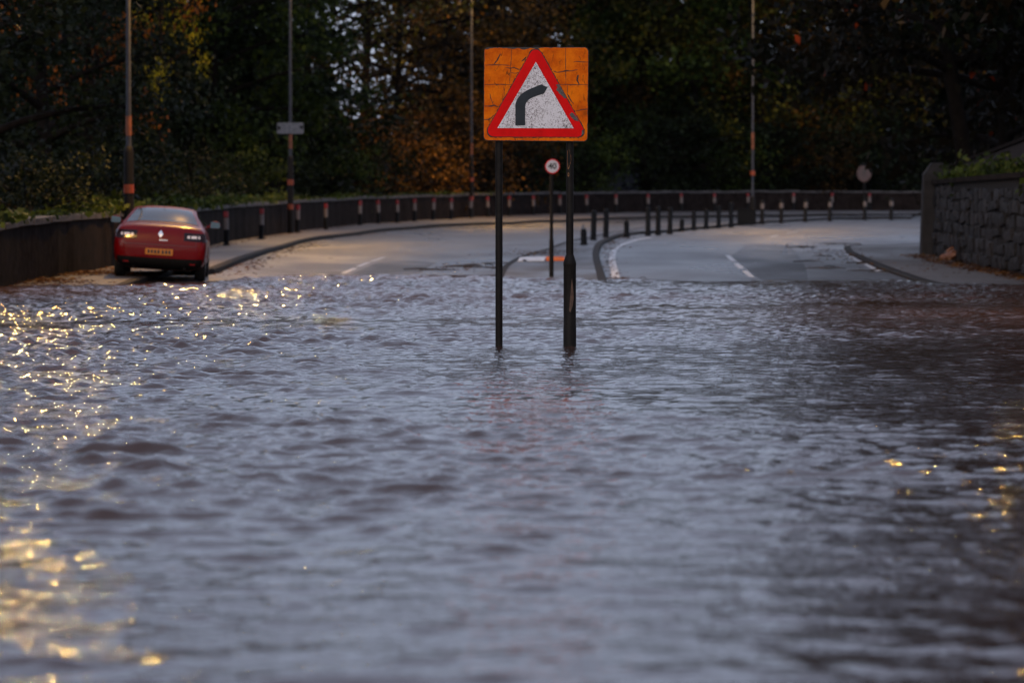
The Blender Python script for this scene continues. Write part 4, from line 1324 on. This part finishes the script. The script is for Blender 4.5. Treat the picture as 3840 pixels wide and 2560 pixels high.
def behind(px, off):
    Q = WALL + np.c_[-t_[:, 1], t_[:, 0]] * off
    P = 1920 + Q[:, 0] / Q[:, 1] * FPX
    j = int(np.argmin(abs(P[60:] - px))) + 60
    return Q[j]
def tree(px, Y, H, var, leaf, label, name='tree', cat='tree', group='trees behind the wall', rz=None, wide=1.0, X=None):
    if X is not None: x = X
    elif Y < 60: x, Y = behind(px, Y)          # second figure below 60: metres behind the long wall
    else: x = (px - 1920) / FPX * Y
    t = empty(name, (x, Y, ground_z(x, Y) - 0.05), rnd.uniform(0, 6.28) if rz is None else rz)
    tag(t, label, cat, group)
    tr, cr = VAR[var]
    h0 = {'shrub': 4.2, 'shrub2': 3.4, 'near': 15, 'maple': 14}.get(var, 16.0)
    k = H / h0
    for nm, me in (('trunk' if cat == 'tree' else 'stems', tr), ('crown' if cat == 'tree' else 'foliage', cr)):
        o = bpy.data.objects.new(nm, me); link(o, t); o.scale = (k * wide, k * wide, k)
        if me is cr:
            o.material_slots[0].link = 'OBJECT'; o.material_slots[0].material = LEAF[leaf]
    return t

# the wood behind the left wall, left to right (second figure: metres behind the wall)
tree(-30, 4.5, 15, 'near', 'dark_green', 'black green ivy-clad tree at the left edge of the photo')
tree(190, 5.5, 15, 'near', 'dark_green', 'dark evergreen tree behind the wall left of the red car', wide=1.05)
tree(330, 9, 18, 'dense', 'dark_green', 'tall dark tree set back behind the orange maple')
tree(400, 4.6, 13.5, 'maple', 'maple', 'orange-leaved maple arching above the parked red car', wide=0.62)
tree(600, 4.5, 15.0, 'maple', 'yellow', 'thin yellow green tree between the first two lamp columns', wide=0.34)
tree(640, 9, 18, 'dense2', 'dark_green', 'shadowy dark tree behind the yellow green one')
tree(790, 6, 16, 'dense', 'green', 'dense dark green tree left of the plated lamp column')
tree(965, 6, 17, 'dense2', 'green', 'broad green tree right behind the plated lamp column')
tree(1200, 6, 17, 'sparse', 'olive', 'thin olive tree with pale sky showing through, right of the plated column')
tree(1350, 7, 19, 'sparse2', 'brown', 'sparse brown tree with many sky gaps left of the third lamp column')
tree(1490, 6, 18, 'sparse', 'brown', 'half bare brown tree beside the third lamp column')
tree(1660, 6, 18, 'mid2', 'orange', 'orange brown tree just behind the third lamp column')
tree(1850, 7, 19, 'mid', 'brown', 'rusty brown tree behind the left side of the warning sign')
tree(2010, 10, 20, 'dense2', 'brown', 'dark brown tree directly behind the warning sign')
tree(2210, 8, 20, 'mid', 'olive', 'olive brown tree behind the right side of the warning sign')
tree(2420, 7, 21, 'dense', 'green', 'tall green tree midway between warning sign and fourth lamp column')
tree(2610, 7, 19, 'mid2', 'olive', 'drooping yellow green tree just left of the fourth lamp column')
tree(2740, 12, 20, 'dense', 'green', 'dark green tree directly behind the fourth lamp column')
tree(2900, 8, 20, 'mid', 'orange', 'orange brown tree just right of the fourth lamp column')
tree(3070, 14, 21, 'sparse2', 'brown', 'thin brown tree with sky gaps above the round sign')
tree(3230, 9, 20, 'mid2', 'olive', 'olive tree behind the dim round sign')
tree(3390, 8, 20, 'mid', 'brown', 'brown tree showing just left of the retaining wall pier')
tree(3500, 14, 21, 'dense2', 'dark_red', 'dark tree flecked with red leaves above the pier')
tree(3655, 111, 17, 'mid', 'dark_red', 'dark red-flecked tree with bare trunk behind the bank wall', wide=0.95)
tree(3790, 116, 20, 'dense', 'dark_red', 'gloomy tree at the top right corner with red leaf tips')
tree(3980, 104, 19, 'dense2', 'dark_green', 'dark tree cut by the right edge above the bank wall')
# bushes along the wall
for px, Y, H, var, leaf, lab in [
    (60, 2.2, 2.4, 'shrub2', 'dark_green', 'low dark bush over the wall at the far left'), (330, 2.3, 2.6, 'shrub', 'dark_green', 'dark bush over the wall just left of the red car'),
    (620, 2.2, 2.3, 'shrub2', 'olive', 'olive bush above the wall behind the car roof'), (740, 2.6, 3.2, 'shrub', 'dark_green', 'rounded dark bush between car and plated lamp column'),
    (905, 2.5, 2.8, 'shrub2', 'green', 'green bush on the wall left of the plated column'), (1050, 3.2, 4.2, 'shrub', 'dark_green', 'tall dark bush behind the plated column base'),
    (1200, 2.6, 3.0, 'shrub2', 'green', 'green bush right of the plated column base'), (1370, 3.2, 4.4, 'shrub', 'dark_green', 'dark bush below the sparse brown trees'),
    (1510, 3.2, 4.4, 'shrub2', 'orange', 'orange bush behind the wall left of the third column'), (1630, 3.6, 5.4, 'shrub', 'orange', 'bright orange brown bush behind the third column base'),
    (1790, 3.4, 4.6, 'shrub2', 'brown', 'brown bush between third column and sign post'), (1960, 3.6, 5.0, 'shrub', 'dark_green', 'dark bush between the two sign posts'),
    (2150, 3.2, 4.0, 'shrub2', 'green', 'dull green bush right of the small 40 sign'), (2430, 3.6, 5.2, 'shrub', 'dark_green', 'dark bush right of the gabled house'),
    (2560, 3.8, 5.4, 'shrub2', 'dark_green', 'black green bush behind the middle island bollards'), (2720, 3.6, 5.0, 'shrub', 'green', 'green bush left of the fourth column base'),
    (2890, 3.8, 5.2, 'shrub2', 'dark_green', 'dark bush right of the fourth column base'), (3060, 3.6, 4.6, 'shrub', 'brown', 'brown bush behind the banded island bollards'),
    (3200, 3.8, 5.4, 'shrub2', 'dark_green', 'dark bush beside the dim round sign'), (3380, 3.8, 5.4, 'shrub', 'dark_green', 'dark bush beside the end pier'),
    (3700, 112, 2.0, 'shrub2', 'dark_green', 'dark bush filling the gap behind the end pier')]:
    tree(px, Y, H, var, leaf, lab, name='bush', cat='bush', group='bushes along the wall')
# trees overhanging the flood on either side of the view; the water mirrors them
for X, Y, H, var, leaf in [(15.5, 16, 13, 'mid', 'dark_red'), (16.5, 29, 15, 'dense2', 'brown'), (14.6, 43, 18, 'mid2', 'brown'), (15.0, 58, 19, 'dense', 'dark_green'), (14.8, 74, 20, 'mid', 'dark_red'), (14.6, 90, 20, 'dense2', 'brown')]:
    tree(0, Y, H, var, leaf, 'dark tree beyond the right edge, mirrored in the flood', group='trees mirrored from the right', X=X)
for X, Y, H, var, leaf in [(-17.0, 22, 14, 'dense', 'dark_green'), (-16.0, 40, 15, 'dense2', 'brown'), (-16.5, 58, 14, 'mid', 'dark_green'), (-15.5, 76, 15, 'dense', 'dark_green')]:
    tree(0, Y, H, var, leaf, 'dark tree beyond the left edge, mirrored in the flood', group='trees mirrored from the left', X=X)

# the depth of the wood, one mass in the dark
def far_wood():
    rng = np.random.default_rng(77)
    VV, n = [], 0
    def co(me):
        a = np.empty(len(me.vertices) * 3, np.float32); me.vertices.foreach_get('co', a); return a.reshape(-1, 3)
    src = {k: co(VAR[k][1]) for k in ('dense', 'dense2', 'mid')}
    spots = []
    for px in list(range(480, 1080, 90)): spots.append((px, rng.uniform(225, 260), rng.uniform(14, 18)))
    for px in list(range(1120, 1560, 110)): spots.append((px, rng.uniform(290, 310), rng.uniform(3.0, 5.5)))
    for px in list(range(1600, 2180, 110)): spots.append((px, rng.uniform(275, 310), rng.uniform(15, 20)))
    for px in (2260, 2370): spots.append((px, rng.uniform(275, 310), rng.uniform(9, 12)))
    for px in list(range(2470, 2960, 110)): spots.append((px, rng.uniform(275, 310), rng.uniform(14, 20)))
    for px in (3040, 3130): spots.append((px, rng.uniform(285, 310), rng.uniform(5, 7)))
    for px in list(range(3230, 4100, 120)): spots.append((px, rng.uniform(275, 310), rng.uniform(13, 18)))
    for px in list(range(-60, 560, 90)): spots.append((px, rng.uniform(160, 190), rng.uniform(12, 15)))
    for px in range(-80, 1120, 70): spots.append((px, rng.uniform(175, 235), rng.uniform(6.5, 8.5)))
    for px in range(1560, 4000, 90): spots.append((px, rng.uniform(268, 285), rng.uniform(6, 8)))
    for i, (px, Y, H) in enumerate(spots):
        a = src[['dense', 'dense2', 'mid'][i % 3]].reshape(-1, 4, 3)
        a = a[rng.random(len(a)) < 0.22].reshape(-1, 3)
        k = H / 16.0; th = rng.uniform(0, 6.28)
        x = (px - 1920) / FPX * Y
        kw = max(k, 0.7)
        c, s = math.cos(th), math.sin(th)
        b = np.c_[(a[:, 0] * c - a[:, 1] * s) * kw + x, (a[:, 0] * s + a[:, 1] * c) * kw + Y, a[:, 2] * k + ground_z(x, Y)]
        # enlarge the leaves a little: too far away to tell apart
        q = b.reshape(-1, 4, 3); m = q.mean(1, keepdims=True); b = (m + (q - m) * 2.3).reshape(-1, 3)
        VV.append(b)
    V = np.concatenate(VV); F = np.arange(len(V)).reshape(-1, 4)
    me = npmesh('distant_wood', V, F, LEAF['dark_green'])
    tag(link(bpy.data.objects.new('distant_wood', me)), 'dark depth of the autumn wood behind the nearer trees', 'wood', kind='stuff')
far_wood()

# ------------------------------------------------------------------ weeds on the walls, fallen leaves, twigs
def scatter(name, C, size, leaf, label, cat, seed=3, flat=False):
    rng = np.random.default_rng(seed)
    V = leaf_quads(np.asarray(C), size, rng, 0.1)
    if flat:
        q = V.reshape(-1, 4, 3); m = q.mean(1, keepdims=True); d = q - m; d[..., 2] *= 0.22; V = (m + d).reshape(-1, 3)
    F = np.arange(len(V)).reshape(-1, 4)
    tag(link(bpy.data.objects.new(name, npmesh(name, V, F, LEAF[leaf]))), label, cat, kind='stuff')
rng = np.random.default_rng(21)
C = []
dW = np.r_[0, np.cumsum(np.hypot(*np.diff(WALL, axis=0).T))]
for s in np.arange(62, 205, 0.55):
    dens = (0.5 + 0.5 * math.sin(s * 0.31) + 0.4 * math.sin(s * 0.83 + 1)) * (1.0 if s < 150 else 0.45)
    m = int(max(0, dens + 0.15) * (52 if s < 125 else 26))
    x = np.interp(s, dW, WALL[:, 0]); y = np.interp(s, dW, WALL[:, 1])
    j = int(np.argmin(np.hypot(WALL[:, 0] - x, WALL[:, 1] - y))); nr = np.array((-t_[j][1], t_[j][0]))
    for _ in range(m):
        o = rng.uniform(0.1, 0.9); q = np.array((x, y)) + nr * o + rng.normal(0, .3, 2)
        C.append((q[0], q[1], ztop(x, y) + 1.20 + abs(rng.normal(0, 0.11)) * dens + 0.10 * dens * rng.random()))
scatter('wall_weeds', C, 0.15, 'weed', 'green weeds and ivy growing along the top of the long wall', 'weeds', 4)
C = []
for s in np.arange(45, 79, 0.22):
    dens = 0.5 + 0.5 * math.sin(s * 1.3) + 0.3 * math.sin(s * 3.1)
    p = RW_P0 + RW_t * s
    for _ in range(int(max(0, dens) * 22)):
        o = rng.uniform(0.02, 0.9); h = abs(rng.normal(0, 0.22)) * max(dens, .2)
        C.append((p.x + RW_n.x * o, p.y + RW_n.y * o + rng.normal(0, .2), RW_top(s) + 0.12 + h))
    if dens > 1.25:
        for _ in range(9): C.append((p.x - 0.10 + rng.normal(0, .03), p.y + rng.normal(0, .06), RW_top(s) + 0.12 - rng.uniform(0, 0.55)))
scatter('wall_grass', C, 0.14, 'weed', 'tufts of grass hanging over the retaining wall top', 'grass', 6)

C = []
def strew(x, y, lift, n, sx, sy):
    for _ in range(n):
        a, b = x + rng.normal(0, sx), y + rng.normal(0, sy)
        C.append((a, b, float(zg(a, b)) + lift + 0.012 + abs(rng.normal(0, .015))))
for i in range(20, 125):          # gutter of the left kerb and the foot of the wall
    x, y = kl[i]
    strew(x + 0.35, y, 0.0, int(rng.uniform(0, 34)) if 84 < y < 135 else int(rng.uniform(0, 8)), 0.22, 0.5)
    x, y = pair[i]
    strew(x + 0.35, y, 0.12, int(rng.uniform(4, 22)), 0.2, 0.5)
for y in np.arange(64, 77.5, 0.35): strew(-9.9 + 0.3, y, 0.12, 14, 0.35, 0.3)
for y in np.arange(72, 103, 0.3): strew(10.62 + 0.006 * (y - 78), y, 0.07, int(rng.uniform(8, 34)), 0.22, 0.2)
for y in np.arange(80, 112, 0.4): strew(8.9 + rng.normal(0, .5), y, 0.05, int(rng.uniform(0, 9)), 0.35, 0.3)
for i in range(6, 60): strew(isl_r[i][0] + 0.25, isl_r[i][1], 0.0, int(rng.uniform(0, 12)), 0.12, 0.3)
q = hit(2290, 1052); strew(q.x, q.y, 0.01, 260, 0.28, 0.55)
for u, v, n in [(1700, 1010, 60), (1790, 995, 60), (1990, 968, 90), (2080, 962, 120), (2260, 930, 50), (3000, 925, 30), (3080, 950, 30), (3150, 915, 40), (3330, 935, 60)]:
    q = hit(u, v); strew(q.x, q.y, 0.11 if 1900 < u < 2240 else 0.0, n, 0.5, 1.6)
q = hit(320, 1050); 
for _ in range(10): strew(-9.1 + rng.normal(0, .45), 78.5 + rng.normal(0, 1.8), 0.13, 150, 0.4, 0.5)
scatter('fallen_leaves', C, 0.085, 'litter', 'wet brown fallen leaves strewn along kerbs and wall feet', 'leaves', 8, flat=True)

tw = MB()
for u, v in [(1660, 1012), (1720, 1004), (1780, 1000), (1830, 1012), (1850, 992), (3020, 930), (3110, 985), (3160, 1012), (3240, 965), (3300, 1018), (3060, 962), (3170, 918), (3210, 925), (3330, 1010)]:
    q = hit(u, v)
    for _ in range(3):
        a = rng.uniform(0, 3.14); L = rng.uniform(.2, .6)
        x, y = q.x + rng.normal(0, .3), q.y + rng.normal(0, .8); dx, dy = math.cos(a) * L, math.sin(a) * L
        tw.tube([(x - dx, y - dy, float(zg(x, y)) + .02), (x, y, float(zg(x, y)) + .035), (x + dx, y + dy, float(zg(x, y)) + .02)], [.012, .016, .006], 5)
tag(tw.build('twigs', M['twig']), 'broken twigs and storm debris scattered on the wet road', 'debris', kind='stuff')
